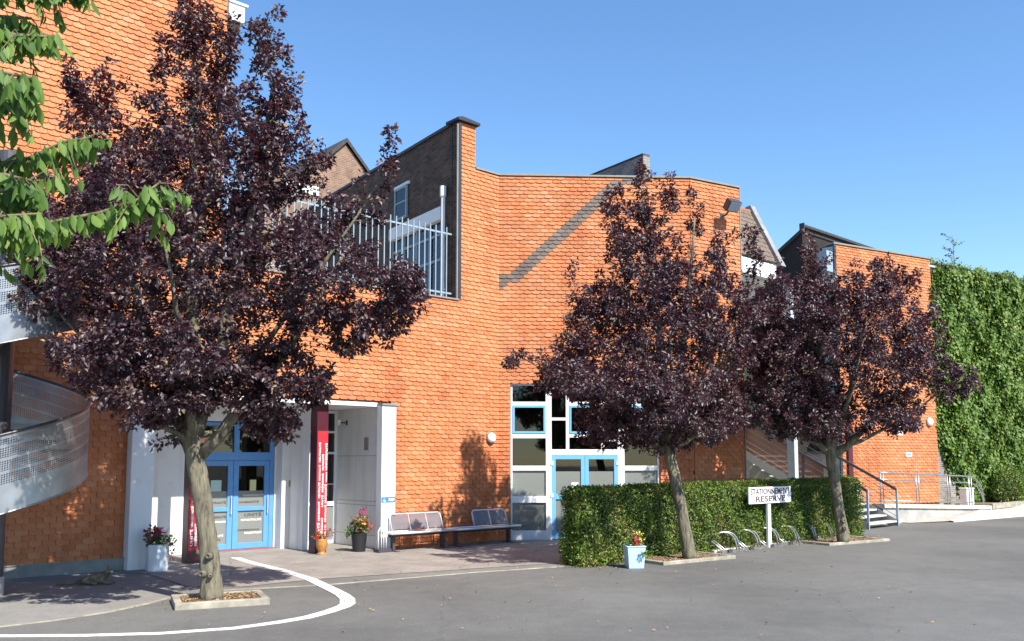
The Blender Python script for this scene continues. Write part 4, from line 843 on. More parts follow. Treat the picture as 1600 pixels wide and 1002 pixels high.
for bi, b in enumerate(BR):
    pts = [chp(p) for p in b]; src = Vector((0.02, 0, pts[0].z - 0.35))
    L = [src] + pts; MB().tube(L, [0.035] + [0.016 - 0.0135 * i / len(pts) for i in range(len(pts))], 7).build('branch', 'twig_bark', ch, smooth=True)
    for i in range(1, len(L) - 1):
        seg = L[i + 1] - L[i]; n = int(seg.length / 0.0068)
        for j in range(n):
            p = L[i] + seg * ((j + rs.random()) / n); side = 1 if j % 2 else -1; d = seg.normalized()
            lat = Vector((-d.y, d.x, 0)).normalized() * side
            ax = (d * rs.uniform(0.1, 0.7) + lat * rs.uniform(0.0, 0.6) + Vector((rs.uniform(-.2, .2), rs.uniform(-.2, .2), -rs.uniform(0.9, 2.4)))).normalized()
            cand.append((p + Vector((rs.uniform(-.02, .02), rs.uniform(-.05, .05), rs.uniform(-.015, .01))), ax, rs.uniform(0.07, 0.125)))
    for k in range(12 + len(pts)):     # short drooping side shoots
        i = rs.randrange(1, len(L) - 1); p = L[i].lerp(L[i + 1], rs.random()); q = p + Vector((rs.uniform(-.05, .12), rs.uniform(-.2, .2), rs.uniform(-.2, .05)))
        MB().tube([p, p.lerp(q, 0.5) + Vector((0, 0, 0.03)), q], [0.004, 0.003, 0.002], 5).build('twig', 'twig_bark', ch)
        for j in range(7):
            ax = (Vector((rs.uniform(-.6, .6), rs.uniform(-.6, .6), -rs.uniform(0.5, 1.5)))).normalized(); cand.append((p.lerp(q, 0.2 + 0.8 * j / 6), ax, rs.uniform(0.06, 0.105)))
rs.shuffle(cand)
def leafM(p, ax, s):
    y = ax.cross(Vector((rs.uniform(-.5, .5), -0.6, 0.8))).normalized(); z = ax.cross(y); 
    return Matrix(((ax.x * s, y.x * s, z.x * s, p.x), (ax.y * s, y.y * s, z.y * s, p.y), (ax.z * s, y.z * s, z.z * s, p.z), (0, 0, 0, 1)))
for (p, ax, s) in cand:
    M = leafM(p, ax, s); wp = p + Vector((-4.6, 4.2, 0)); wp = Vector((p.x - 4.6, p.y + 4.2, p.z)); x, y = proj(wp)
    if nleaf < 300 and -30 < x < 300 and -60 < y < 420:
        o = bpy.data.objects.new('leaf', lm); o.parent = ch; col.objects.link(o); o.matrix_basis = M; nleaf += 1
    else: extra.add([M @ Vector(v) for v in lv], lf)
extra.build('foliage', 'cherry_leaf', ch, kind='stuff', smooth=True)

# clipped hedge
HA = Vector((1.28, 16.70)); hang = 41.0; HL = 10.5; HT = 0.5; HH = 1.40
FH = frame(HA, hang)
hedge = thing('hedge', 'long clipped green hedge running behind the bicycle rack', 'hedge', FH)
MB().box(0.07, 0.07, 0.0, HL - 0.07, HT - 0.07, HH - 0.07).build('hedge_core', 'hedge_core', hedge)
rng = np.random.default_rng(5)
def bumps(a, b, s): return 0.035 * np.sin(a * 3.1 * s + 1.3 * np.sin(b * 4)) + 0.03 * np.sin(b * 5.3 + a * 7.1) + 0.02 * np.sin(a * 13 + b * 9)
parts = []
def face(n, fu):
    P, N = fu(n); parts.append((P, N))
def ffront(n):
    x = rng.uniform(0, HL, n); z = HH * rng.uniform(0, 1, n); d = bumps(x, z, 1) + rng.uniform(-0.07, 0.10, n) ; return np.stack([x, -0.02 + d, z], 1), np.tile([0, -1.0, 0.35], (n, 1))
def fback(n):
    x = rng.uniform(0, HL, n); z = HH * rng.uniform(0, 1, n); d = bumps(x, z, 1) + rng.uniform(-0.1, 0.07, n); return np.stack([x, HT + d, z], 1), np.tile([0, 1.0, 0.35], (n, 1))
def fend(n):
    y = rng.uniform(0, HT, n); z = HH * rng.uniform(0, 1, n); d = bumps(y, z, 1.7) + rng.uniform(-0.07, 0.1, n); return np.stack([d, y, z], 1), np.tile([-1.0, 0, 0.35], (n, 1))
def fend2(n):
    y = rng.uniform(0, HT, n); z = HH * rng.uniform(0, 1, n); d = bumps(y, z, 1.7) + rng.uniform(-0.1, 0.07, n); return np.stack([HL + d, y, z], 1), np.tile([1.0, 0, 0.35], (n, 1))
def ftop(n):
    x = rng.uniform(0, HL, n); y = rng.uniform(0, HT, n); return np.stack([x, y, HH + 0.5 * bumps(x, y, 1) + rng.uniform(-0.07, 0.05, n) + 0.06 * x / HL], 1), np.tile([0, 0, 1.0], (n, 1))
face(36000, ffront); face(6000, fback); face(5500, fend); face(2500, fend2); face(18000, ftop)
P = np.concatenate([p for p, _ in parts]); N = np.concatenate([n for _, n in parts]); N = N + rng.normal(size=N.shape) * 0.55
A = N * 0.7 + rng.normal(size=N.shape) * 0.8 + np.array([0, 0, 0.1])
leaves('foliage', P, A, N, 0.05, 'hedge_leaf', hedge, kind='stuff', aspect=0.5)
# young shoots sticking out at the foot of the near corner
n = 900; P = np.stack([rng.normal(0.35, 0.28, n), rng.normal(-0.12, 0.07, n), np.abs(rng.normal(0.15, 0.14, n))], 1); N = rng.normal(size=(n, 3)) + np.array([0, -0.8, 0.6]); leaves('shoots', P, rng.normal(size=(n, 3)) + np.array([0, -.4, .4]), N, 0.055, 'hedge_leaf', hedge, kind='stuff')

# ivy on the boundary wall
ivy = thing('ivy', 'dense green ivy covering the boundary wall to its top', 'ivy', F5)
rng = np.random.default_rng(9)
def ivy_d(x, z): return 0.30 + 0.06 * np.sin(x * 1.9 + 1.1 * np.sin(z * 1.3)) + 0.05 * np.sin(z * 2.7 + x * 3.1) + 0.05 * np.sin(x * 6.1 - z * 4.7)
n = 46000; x = rng.uniform(-0.25, 9.0, n); z = rng.uniform(0.3, 9.35, n)
edge = 0.02 + 0.16 * np.sin(z * 2.3) + 0.1 * np.sin(z * 5.1) - 0.05
low = 0.35 + np.maximum(0, 2.3 - 1.55 * x) + 0.15 * np.sin(x * 7)
keep = (x > edge) & (z > low); x, z = x[keep], z[keep]; n = len(x)
top = np.clip((z - 8.9) / 0.5, 0, 1); tp = np.clip(0.12 + 0.9 * np.minimum(z - low[keep], x - edge[keep]), 0.12, 1); d = ivy_d(x, z) * (1 - top * 0.5) * tp; clump = np.sin(x * 5.2 + 2 * np.sin(z * 2.2)) * np.sin(z * 4.6 + 1.5 * np.sin(x * 3)); d = d + 0.07 * clump * tp
P = np.stack([x, -d + rng.uniform(0, 0.13, n) + top * 0.4 * rng.uniform(0, 1, n), z + 0.12 * top * np.sin(x * 4)], 1)
e = 0.05; gx = (ivy_d(x + e, z) - ivy_d(x, z)) / e; gz = (ivy_d(x, z + e) - ivy_d(x, z)) / e
N = np.stack([gx, -np.ones(n), gz + 0.55], 1) + rng.normal(size=(n, 3)) * 0.5
A = np.stack([rng.normal(size=n) * 0.6, -0.3 + 0.3 * rng.normal(size=n), -1 + 0.5 * rng.normal(size=n)], 1)
leaves('foliage', P, A, N, 0.125, 'ivy_leaf', ivy, kind='stuff', aspect=0.85, fold=0.1)
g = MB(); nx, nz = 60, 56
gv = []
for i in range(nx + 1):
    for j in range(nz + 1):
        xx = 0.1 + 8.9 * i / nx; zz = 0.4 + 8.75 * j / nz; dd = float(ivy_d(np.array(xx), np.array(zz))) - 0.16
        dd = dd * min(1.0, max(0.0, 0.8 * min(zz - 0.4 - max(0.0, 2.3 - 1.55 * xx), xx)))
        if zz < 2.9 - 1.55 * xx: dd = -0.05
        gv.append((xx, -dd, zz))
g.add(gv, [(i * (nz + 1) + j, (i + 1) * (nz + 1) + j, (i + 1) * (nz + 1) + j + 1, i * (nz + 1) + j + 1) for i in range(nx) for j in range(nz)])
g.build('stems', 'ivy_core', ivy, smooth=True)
# thin sapling above the ivy, and the bush in the bed at its foot
sp = thing('sapling', 'thin wispy sapling sprouting above the ivy against the sky', 'sapling', Matrix.Translation((16.75, 33.1, 9.0)))
rs = random.Random(12); tb = MB(); LP = []
tb.tube([(0, 0, 0), (0.02, 0, 0.5), (0.0, 0, 1.0), (-0.03, 0, 1.55)], [0.02, 0.015, 0.01, 0.004], 5)
for k in range(14):
    z0 = 0.35 + 0.08 * k; an = rs.uniform(0, 6.28); ln = rs.uniform(0.25, 0.6); q = (ln * math.cos(an), 0.5 * ln * math.sin(an), z0 + ln * 0.45)
    tb.tube([(0, 0, z0), tuple(0.5 * c + (0.0, 0, 0.5 * z0)[i] for i, c in enumerate(q)), q], [0.008, 0.006, 0.003], 4)
    for j in range(9): t = rs.uniform(0.3, 1.05); LP.append((q[0] * t, q[1] * t, z0 + (q[2] - z0) * t))
tb.build('stem', 'twig_bark', sp); P = np.array(LP); rng = np.random.default_rng(4)
leaves('foliage', P, rng.normal(size=P.shape), rng.normal(size=P.shape), 0.09, 'ivy_leaf', sp, kind='stuff')
bu = thing('bush', 'dark rounded green bush in the bed at the foot of the ivy', 'bush', Matrix.Translation((19.3, 34.0, 0.42)) @ Matrix.Rotation(R(38), 4, 'Z'))
Pn = []; Nn = []
for (cx, cy, cz, a_, b_, c_) in ((-1.0, 0, 0.6, 0.9, 0.55, 0.65), (0.4, 0, 0.75, 1.1, 0.6, 0.75), (2.0, 0, 0.65, 1.1, 0.6, 0.7)):
    n = 4200; d = rng.normal(size=(n, 3)); d /= np.linalg.norm(d, axis=1, keepdims=True); s = rng.uniform(0.78, 1.06, (n, 1)) + 0.06 * np.sin(d[:, :1] * 9 + d[:, 2:] * 7); Pn.append(np.array([cx, cy, cz]) + d * s * np.array([a_, b_, c_])); Nn.append(d)
P = np.concatenate(Pn); N = np.concatenate(Nn); m = P[:, 2] > 0; P, N = P[m], N[m]
leaves('foliage', P, N + rng.normal(size=N.shape), N + rng.normal(size=N.shape) * 0.5, 0.085, 'hedge_leaf', bu, kind='stuff')
cb = MB()
for (cx, a_, c_) in ((-1.0, 0.7, 0.5), (0.4, 0.85, 0.6), (2.0, 0.85, 0.55)): cb.lathe([(0.1, 0), (a_ * 0.8, 0.1), (a_ * 0.75, c_), (a_ * 0.35, c_ * 1.7)], (cx, 0, 0), 10)
cb.v = [(x, y * 0.5, z) for x, y, z in cb.v]; cb.build('stems', 'hedge_core', bu)

# ------------------------------------------------------------------ spiral stair at the left
SC = (-7.6, 13.1); ss = thing('spiral_stair', 'grey spiral stair with curved perforated steel balustrade at left edge', 'staircase', Matrix.Translation((*SC, 0)))
MB().lathe([(0.18, 0.283), (0.18, 6.6), (0.01, 6.62)], k=20).build('newel', 'dark_steel', ss, smooth=False)
MB().lathe([(0.20, 0), (0.20, 0.28), (0.01, 0.282)], k=20).build('base', 'concrete', ss)
RS = 1.23; zt = lambda a: 2.09 + 2.35 * (a + 90) / 360
tr = bpy.data.meshes.new('tread'); tm = MB(); aa = R(24.5)
tv = []
for r_ in (0.17, RS - 0.012):
    for q in (0, aa * 0.5, aa): tv.append((r_ * math.cos(q), r_ * math.sin(q)))
poly = [tv[0], tv[3], tv[4], tv[5], tv[2], tv[1]]
tm.prism(poly, -0.05, 0.0); tr.from_pydata(tm.v, [], tm.f); tr.materials.append(MATS['dark_steel'])
a_ = -240.0
while a_ < 430:
    o = bpy.data.objects.new('tread', tr); o.parent = ss; col.objects.link(o); o.matrix_basis = Matrix.Translation((0, 0, zt(a_) - 0.88)) @ Matrix.Rotation(R(a_), 4, 'Z'); a_ += 22.5
bm_ = MB(); uv = []; N_ = 180; a0, a1 = -235.0, 455.0; hb = 1.08
vs = []; fs = []
for i in range(N_ + 1):
    a = a0 + (a1 - a0) * i / N_; zb = zt(a) - hb
    for (r_, z) in ((RS, zb), (RS, zb + hb)): vs.append((r_ * math.cos(R(a)), r_ * math.sin(R(a)), z)); uv.append((RS * R(a) + 10, z - zb))
for i in range(N_): fs.append((2 * i, 2 * i + 2, 2 * i + 3, 2 * i + 1))
bm_.add(vs, fs); bm_.build('balustrade', 'perforated_steel', ss, uv=uv, smooth=True)
hl = [(RS * math.cos(R(a0 + (a1 - a0) * i / N_)), RS * math.sin(R(a0 + (a1 - a0) * i / N_)), zt(a0 + (a1 - a0) * i / N_)) for i in range(N_ + 1)]
MB().tube(hl, 0.022, 8).build('handrail', 'dark_steel', ss, smooth=True)
MB().tube([(x, y, z - hb) for x, y, z in hl], 0.012, 6).build('bottom_edge', 'galvanised', ss, smooth=True)
MB().prism([(-1.2, 0.3), (0.2, 0.2), (0.95, 1.25), (-0.6, 2.3), (-1.3, 1.2)], 4.52, 4.62).build('landing', 'dark_steel', ss)

# ------------------------------------------------------------------ metal stair at the right
FM = frame((10.21, 25.72), 44.8)     # x across the stair, y up the flight
ms = thing('metal_stair', 'straight grey metal stair with sloping handrails right of the hedge', 'staircase', FM)
SWD, NS, RI, GO = 2.12, 13, 0.165, 0.30
for i in range(NS):
    MB().box(0.08, i * GO, (i + 1) * RI - 0.05, SWD - 0.08, i * GO + GO + 0.02, (i + 1) * RI).build('tread', 'tread_grey', ms)
MB().box(0.08, NS * GO + 0.03, NS * RI - 0.1, SWD - 0.08, NS * GO + 2.0, NS * RI).build('landing', 'concrete', ms)
sl_ = RI / GO
for x in (0.0, SWD - 0.05):
    MB().add([(x, -0.02, 0.0), (x, 0.25, 0.0), (x, NS * GO, NS * RI - 0.12), (x, NS * GO, NS * RI + 0.14), (x, -0.02, 0.16), (x + 0.05, -0.02, 0.0), (x + 0.05, 0.25, 0.0), (x + 0.05, NS * GO, NS * RI - 0.12), (x + 0.05, NS * GO, NS * RI + 0.14), (x + 0.05, -0.02, 0.16)], [(0, 4, 3, 2, 1), (5, 6, 7, 8, 9), (3, 4, 9, 8), (0, 1, 6, 5), (1, 2, 7, 6), (4, 0, 5, 9)]).build('stringer', 'galvanised', ms)
    for y in (0.0, NS * GO * 0.5, NS * GO):
        zb = sl_ * y if y > 0 else 0; m_ = MB().box(x, y - 0.03, zb, x + 0.05, y + 0.03, zb + 1.12); m_.build('post', 'pale_blue_steel' if y == 0 else 'dark_steel', ms)
    MB().add([(x - 0.01, 0.0, 1.14), (x + 0.06, 0.0, 1.14), (x + 0.06, NS * GO, NS * RI + 1.14), (x - 0.01, NS * GO, NS * RI + 1.14), (x - 0.01, 0.0, 1.05), (x + 0.06, 0.0, 1.05), (x + 0.06, NS * GO, NS * RI + 1.05), (x - 0.01, NS * GO, NS * RI + 1.05)], [(0, 1, 2, 3), (4, 7, 6, 5), (0, 3, 7, 4), (1, 5, 6, 2), (0, 4, 5, 1), (3, 2, 6, 7)]).build('handrail', 'dark_steel', ms)
    for k in range(4):
        h = 0.28 + 0.2 * k; MB().tube([(x + 0.025, 0, h), (x + 0.025, NS * GO, NS * RI + h)], 0.009, 6).build('rail', 'galvanised', ms)
MB().add([(0.024, 1.3, 0.16 + sl_ * 1.3), (0.024, NS * GO - 0.03, NS * RI + 0.14), (0.024, NS * GO - 0.03, NS * RI + 1.04), (0.024, 1.3, 1.04 + sl_ * 1.3)], [(0, 1, 2, 3)]).build('infill_panel', 'tile_reflection_panel', ms)
MB().add([(0.3, NS * GO + 0.05, 0), (0.3, 0.9, 0), (0.3, NS * GO + 0.05, NS * RI - 0.2), (0.5, NS * GO + 0.05, 0), (0.5, 0.9, 0), (0.5, NS * GO + 0.05, NS * RI - 0.2)], [(0, 1, 2), (3, 5, 4), (1, 4, 5, 2), (0, 2, 5, 3)]).build('support_wall', 'concrete', ms)
pc = thing('pillar', 'slim square pale grey pillar standing behind the hedge before the metal stair', 'pillar', frame((8.25, 26.0), 42.06))
box('shaft', 'post_grey', pc, (0, 0, 0, 0.19, 0.24, 7.2), bevel=0.005); box('base_plate', 'zinc', pc, (-0.06, -0.06, 0, 0.30, 0.30, 0.03))

# ramp railing
rl = thing('ramp_railing', 'galvanised tube railing with rounded end along the access ramp', 'railing')
def rpt(t, h): p = RP0 - (RP1 - RP0) * 0.12 + (RP1 - RP0 + (RP1 - RP0) * 0.12) * t - off * 0.1; return Vector((p.x, p.y, zramp(t) + h))
def rounded(h, t_end, drop_to):
    L = [rpt(t_end * i / 8, h) for i in range(9)]; d = (L[-1] - L[-2]).normalized(); c = L[-1]
    rad = h - drop_to
    rr_ = min(rad, 0.75)
    for k in range(1, 9):
        an = math.pi / 2 * k / 8; L.append(c + d * rr_ * math.sin(an) + Vector((0, 0, -rr_ * (1 - math.cos(an)))))
    L.append(L[-1] + Vector((0, 0, -(rad - rr_)))); return L
MB().tube(rounded(0.98, 0.83, 0.0), 0.025, 8).build('handrail', 'galvanised', rl, smooth=True)
MB().tube(rounded(0.76, 0.83, 0.0)[:18], 0.018, 8).build('rail', 'galvanised', rl, smooth=True)
MB().tube([rpt(t, 0.10) for t in (0, 0.5, 0.85)], 0.018, 8).build('rail', 'galvanised', rl, smooth=True)
for t in (0.02, 0.33, 0.62, 0.83):
    for dt in (-0.012, 0.012):
        MB().tube([rpt(t + dt, 0.0), rpt(t + dt, 0.97)], 0.02, 8).build('post', 'galvanised', rl, smooth=True)
tag(MB().box(0, 0, 0, 0.42, 0.28, 0.55).box(-0.02, -0.02, 0.553, 0.44, 0.30, 0.60).build('service_box', 'white_paint', None, frame((15.95, 31.35), 31, 0.42), bevel=0.02), 'white box standing inside the rounded end of the ramp railing', 'box')

# terrace railing
tr_ = thing('terrace_railing', 'pale blue bar railing along the terrace edge above the entrance', 'railing', F1 @ Matrix.Translation((0, 0.12, 0)))
x = -7.2; i = 0
pale = MB().box(-0.012, -0.011, 0, 0.012, 0.011, 1.75)
bar_me = bpy.data.meshes.new('bar'); bar_me.from_pydata(pale.v, [], pale.f); bar_me.materials.append(MATS['pale_blue_steel'])
while x < -1.5:
    o = bpy.data.objects.new('bar', bar_me); o.parent = tr_; col.objects.link(o); o.matrix_basis = Matrix.Translation((x, 0, 5.92)); x += 0.165
for z in (6.02, 7.5): MB().box(-7.3, 0.0115, z, -1.42, 0.035, z + 0.04).build('rail', 'pale_blue_steel', tr_)

# ------------------------------------------------------------------ wall fittings
def round_lamp(label, F, x, z, r=0.12):
    o = thing('wall_lamp', label, 'lamp', F @ Matrix.Translation((x, -0.03, z)) @ Matrix.Rotation(R(90), 4, 'X'), 'round white wall lamps')
    MB().lathe([(r * 1.02, 0.0), (r * 1.02, 0.03), (r * 0.9, 0.031)], k=24).build('base', 'zinc', o)
    MB().lathe([(r, 0.032), (r * 0.97, 0.07), (r * 0.8, 0.10), (r * 0.45, 0.125), (0.005, 0.13)], k=24).build('diffuser', 'lamp_opal', o, smooth=True)
round_lamp('round white wall lamp above the two metal benches', F1, -0.29, 2.53, 0.13)
round_lamp('round white wall lamp at the ivy edge of the tiled wall', F4, 4.45, 3.35, 0.15)
fl = thing('floodlight', 'square grey floodlight bracketed high on the hall corner', 'floodlight', F3 @ Matrix.Translation((1.08, -0.42, 8.62)))
M_ = Matrix.Rotation(R(40), 4, 'X')
MB().box(-0.2, -0.10, -0.15, 0.2, 0.10, 0.15, M=M_).build('housing', 'dark_steel', fl, bevel=0.015)
MB().box(-0.17, -0.112, -0.12, 0.17, -0.102, 0.12, M=M_).build('lens', 'pale_blue_steel', fl)
MB().tube([(0, 0.08, -0.08), (0, 0.25, -0.2), (0, 0.40, -0.2)], 0.025, 8).box(-0.07, 0.38, -0.28, 0.07, 0.40, -0.12).build('bracket', 'dark_steel', fl)
# blue access sign on the white pillar
ac = thing('access_sign', 'small blue wheelchair sign on the white entrance pillar', 'sign', F1 @ Matrix.Translation((-3.64, -0.256, 1.04)))
MB().box(0.005, 0, 0, 0.365, 0.005, 0.125).build('panel', 'sign_blue', ac)
wi = MB(); import math as _m
wi.tube([(0.075 + 0.028 * math.cos(t), -0.003, 0.042 + 0.028 * math.sin(t)) for t in [math.pi * (0.75 + 1.35 * i / 10) for i in range(11)]], 0.006, 5).tube([(0.068, -0.003, 0.09), (0.074, -0.003, 0.052), (0.10, -0.003, 0.05), (0.112, -0.003, 0.02)], 0.007, 5).lathe([(0.004, -0.004), (0.010, 0), (0.004, 0.004)], (0.067, -0.003, 0.104), 8)
wi.build('wheelchair_symbol', 'letter_white', ac)
MB().box(0.19, -0.002, 0.035, 0.33, -0.0005, 0.055).box(0.19, -0.002, 0.065, 0.345, -0.0005, 0.09).build('text_lines', 'letter_white', ac)
# plaque, spotlight, letter flap and intercom in the recess
FV = F1 @ Matrix.Translation((-3.50, 0, 0)) @ Matrix.Rotation(R(-90), 4, 'Z')      # x runs towards the street, -y faces left
pl = thing('notice_plaque', 'grey plaque with rows of small text in the entrance reveal', 'plaque', FV @ Matrix.Translation((-0.68, -0.012, 2.20)))
MB().box(0, 0, 0, 0.17, 0.011, 0.30).build('panel', 'grey_plaque', pl)
pt = MB()
for i in range(6): pt.box(0.03, -0.002, 0.03 + i * 0.043, 0.14 - 0.02 * (i % 3), -0.0005, 0.05 + i * 0.043)
pt.build('printed_lines', 'threshold_red', pl)
sp_ = thing('spotlight', 'small bracket spotlight high in the white entrance reveal', 'lamp', FV @ Matrix.Translation((-1.45, 0, 2.86)))
MB().tube([(0, -0.002, 0), (0, -0.2, 0)], 0.016, 8).box(-0.03, -0.012, -0.06, 0.03, -0.001, 0.06).build('arm', 'dark_steel', sp_); MB().lathe([(0.03, -0.06), (0.055, 0.03), (0.05, 0.06)], (0, -0.23, 0.0), 12).build('lamp_head', 'white_paint', sp_)
ic = thing('intercom', 'small brass intercom on the white pilaster by the doors', 'intercom', F1 @ Matrix.Translation((-4.93, 1.525, 1.38)))
MB().box(0, 0, 0, 0.09, 0.024, 0.14).build('case', 'bronze', ic, bevel=0.004); MB().box(0.02, -0.004, 0.03, 0.07, -0.0005, 0.05).build('button', 'steel_tube', ic)
# small sign plate and white board on the right wing
s1 = thing('wall_plate', 'small pale blue plate low on the right tiled wing', 'sign', F4 @ Matrix.Translation((3.15, -0.05, 2.12)))
MB().box(0, 0, 0, 0.32, 0.012, 0.13).build('panel', 'white_paint', s1); MB().box(0.05, -0.003, 0.045, 0.26, -0.0005, 0.085).build('text_line', 'sign_blue', s1)
s2 = thing('wall_panel', 'narrow white panel on the right tiled wing half hidden by plum leaves', 'sign', F4 @ Matrix.Translation((2.78, -0.05, 2.85)))
MB().box(0, 0, 0, 0.24, 0.012, 0.95).build('panel', 'white_paint', s2); MB().box(0.03, -0.003, 0.62, 0.21, -0.0005, 0.88).build('green_field', 'paper_green', s2)
pm = MB()
for i in range(4): pm.box(0.05 + 0.02 * (i % 2), -0.003, 0.08 + i * 0.12, 0.19, -0.0005, 0.12 + i * 0.12)
pm.build('printed_lines', 'dark_trim', s2)

# ------------------------------------------------------------------ street furniture
def bench(label, u0, u1, back, legs):
    o = thing('bench', label, 'bench', F1 @ Matrix.Translation((u0, -0.85, 0)), 'perforated metal benches')
    L = u1 - u0; zs = 0.40
    MB().box(0.03, 0.04, zs - 0.005, L - 0.03, 0.44, zs + 0.005).build('seat', 'bench_mesh', o)
    r_ = 0.026; MB().tube([(0.0, 0.02, zs), (L, 0.02, zs)], r_, 8).tube([(0.0, 0.46, zs), (L, 0.46, zs)], r_, 8).tube([(0.0, 0.02, zs), (0.0, 0.46, zs)], r_, 8).tube([(L, 0.02, zs), (L, 0.46, zs)], r_, 8).build('seat_frame', 'steel_tube', o, smooth=True)
    b0, b1, cuts = back; zt_ = 0.76; yb = 0.58
    def bp(x, t): return (x, 0.45 + (yb - 0.45) * t, zs + 0.02 + (zt_ - zs) * t)
    MB().tube([bp(b0, 0), bp(b0 + 0.005, 0.85), bp(b0 + 0.06, 1), bp(b1 - 0.06, 1), bp(b1 - 0.005, 0.85), bp(b1, 0)], 0.02, 8).build('back_frame', 'steel_tube', o, smooth=True)
    xs = [b0] + list(cuts) + [b1]
    for i in range(len(xs) - 1):
        a_, b_ = xs[i] + 0.03, xs[i + 1] - 0.03
        q = [bp(a_, 0.08), bp(b_, 0.08), bp(b_, 0.93), bp(a_, 0.93)]; q2 = [(x, y + 0.006, z) for x, y, z in q]
        MB().add(q + q2, [(0, 1, 2, 3), (7, 6, 5, 4), (0, 4, 5, 1), (1, 5, 6, 2), (2, 6, 7, 3), (3, 7, 4, 0)]).build('backrest', 'bench_mesh', o)
        if i: MB().tube([bp(xs[i], 0), bp(xs[i], 1)], 0.014, 6).build('back_bar', 'steel_tube', o)
    MB().box(0.05, 0.20, zs - 0.085, L - 0.05, 0.27, zs - 0.025).build('beam', 'dark_steel', o)
    for x in legs:
        MB().box(x - 0.035, 0.19, 0.02, x + 0.035, 0.28, zs - 0.086).box(x - 0.05, 0.03, 0.0, x + 0.05, 0.45, 0.02).build('leg', 'dark_steel', o)
    for x in xs: MB().box(x - 0.012, 0.06, zs - 0.024, x + 0.012, 0.46, zs - 0.006).build('bracket', 'galvanised', o)
bench('long perforated metal bench against the tiled wall by the white pillar', -3.72, -2.02, (-3.45 + 3.72, -1.95 + 3.72 - 0.09, (0.78, 1.26)), (0.15, 1.50))
bench('perforated metal bench nearer the hall windows with its backrest on the right', -1.96, 0.0, (0.86, 1.92, (1.39,)), (0.12, 1.75))
hp = thing('bar_hoop', 'low white tube hoop on a dark foot beside the entrance pillar', 'barrier', F1 @ Matrix.Translation((-3.95, -0.62, 0)))
MB().tube([(0, 0, 0.08), (0, 0, 0.46), (0.04, 0, 0.52), (0.20, 0, 0.53)], 0.014, 8).tube([(0.08, 0, 0.08), (0.08, 0, 0.5)], 0.01, 6).tube([(0.14, 0, 0.08), (0.14, 0, 0.5)], 0.01, 6).tube([(0.20, 0, 0.08), (0.20, 0, 0.53)], 0.014, 8).build('tube', 'white_paint', hp, smooth=True)
MB().box(-0.05, -0.1, 0.0, 0.28, 0.1, 0.08).build('foot', 'dark_steel', hp)

# bicycle rack
BA = Vector((4.45, 19.15)); bang = 43.7; BL = 5.15
FB = frame(BA, bang)
br = thing('bicycle_rack', 'low row of paired steel wheel hoops in front of the hedge', 'bicycle rack', FB)
MB().box(0, -0.03, 0.0, BL, 0.10, 0.035).box(0, -0.03, 0.0355, BL, -0.02, 0.06).build('base_rail', 'galvanised', br)
tag(MB().box(-0.05, 0.0, -0.01, BL + 0.05, 0.38, 0.055).build('rack_kerb', 'coping', None, FB @ Matrix.Translation((0, 0.12, 0)), bevel=0.01), kind='structure')
for k in range(6):
    x0 = 0.32 + k * 0.86
    for dx in (0.0, 0.10):
        L = []
        for j in range(15):
            t = math.pi * j / 14; L.append((x0 + dx - 0.24 * math.cos(t), 0.14 + 0.17 * math.cos(t), 0.04 + 0.38 * max(0.0, math.sin(t)) ** 0.8))
        MB().tube(L, 0.019, 8).build('hoop', 'galvanised', br, smooth=True)
    for dx in (0.0, 0.10):
        MB().tube([(x0 + dx - 0.40, 0.26, 0.20), (x0 + dx - 0.36, 0.20, 0.24), (x0 + dx - 0.24, 0.02, 0.06), (x0 + dx - 0.22, 0.0, 0.03)], 0.017, 8).build('holder', 'galvanised', br, smooth=True)
    MB().box(x0 - 0.12, -0.07, 0.0, x0 + 0.02, -0.035, 0.07).build('clamp', 'dark_steel', br)

# parking sign
FS = frame((5.26, 19.85), 42.0)
sg = thing('parking_sign', 'white sign board reading STATIONNEMENT RESERVE before the hedge', 'sign', FS)
MB().box(0, 0, 1.00, 1.74, 0.03, 1.37).build('board', 'white_paint', sg, bevel=0.004)
MB().box(0.80, 0.031, 0.0, 0.92, 0.09, 1.30).build('post', 'white_paint', sg, bevel=0.004)
bd = sg.children[0] if sg.children else sg
text('STATIONNEMENT', 0.16, 'letter_brown', bd, wall_text_M(FS, 0.06, -0.004, 1.205), width=1.62, height=0.135, bold=0.0025)
text('RESERVE', 0.16, 'letter_brown', bd, wall_text_M(FS, 0.27, -0.004, 1.04), width=1.22, height=0.13, bold=0.0025)

# ------------------------------------------------------------------ planters
def sprig(root, name, mat, n, c, r, size, seed, up=0.3, droop=0.0):
    g_ = np.random.default_rng(seed); d = g_.normal(size=(n, 3)); d /= np.linalg.norm(d, axis=1, keepdims=True)
    P = np.array(c) + d * g_.uniform(0.2, 1.0, (n, 1)) * np.array(r); A = d + np.array([0, 0, up]) + g_.normal(size=(n, 3)) * 0.4
    leaves(name, P, A, d * 0.5 + np.array([0, -0.4, 0.8]) + g_.normal(size=(n, 3)) * 0.4, size, mat, root, kind='stuff', aspect=0.7)
def stems(root, n, c, r, h, seed, mat='pot_leaf'):
    rs_ = random.Random(seed); m = MB()
    for i in range(n):
        a_ = rs_.uniform(0, 6.28); q = rs_.uniform(0.2, 1) * r; x, y = c[0] + q * 0.4 * math.cos(a_), c[1] + q * 0.4 * math.sin(a_)
        m.tube([(x, y, c[2]), (x + q * 0.3 * math.cos(a_), y + q * 0.3 * math.sin(a_), c[2] + h * 0.6), (x + q * math.cos(a_), y + q * math.sin(a_), c[2] + h * rs_.uniform(0.7, 1.1))], [0.006, 0.004, 0.002], 4)
    m.build('stems', mat, root)
pA = thing('planter', 'pale octagonal planter of mixed pink flowers beside the left white pillar', 'planter', Matrix.Translation((-6.35, 16.1, 0)))
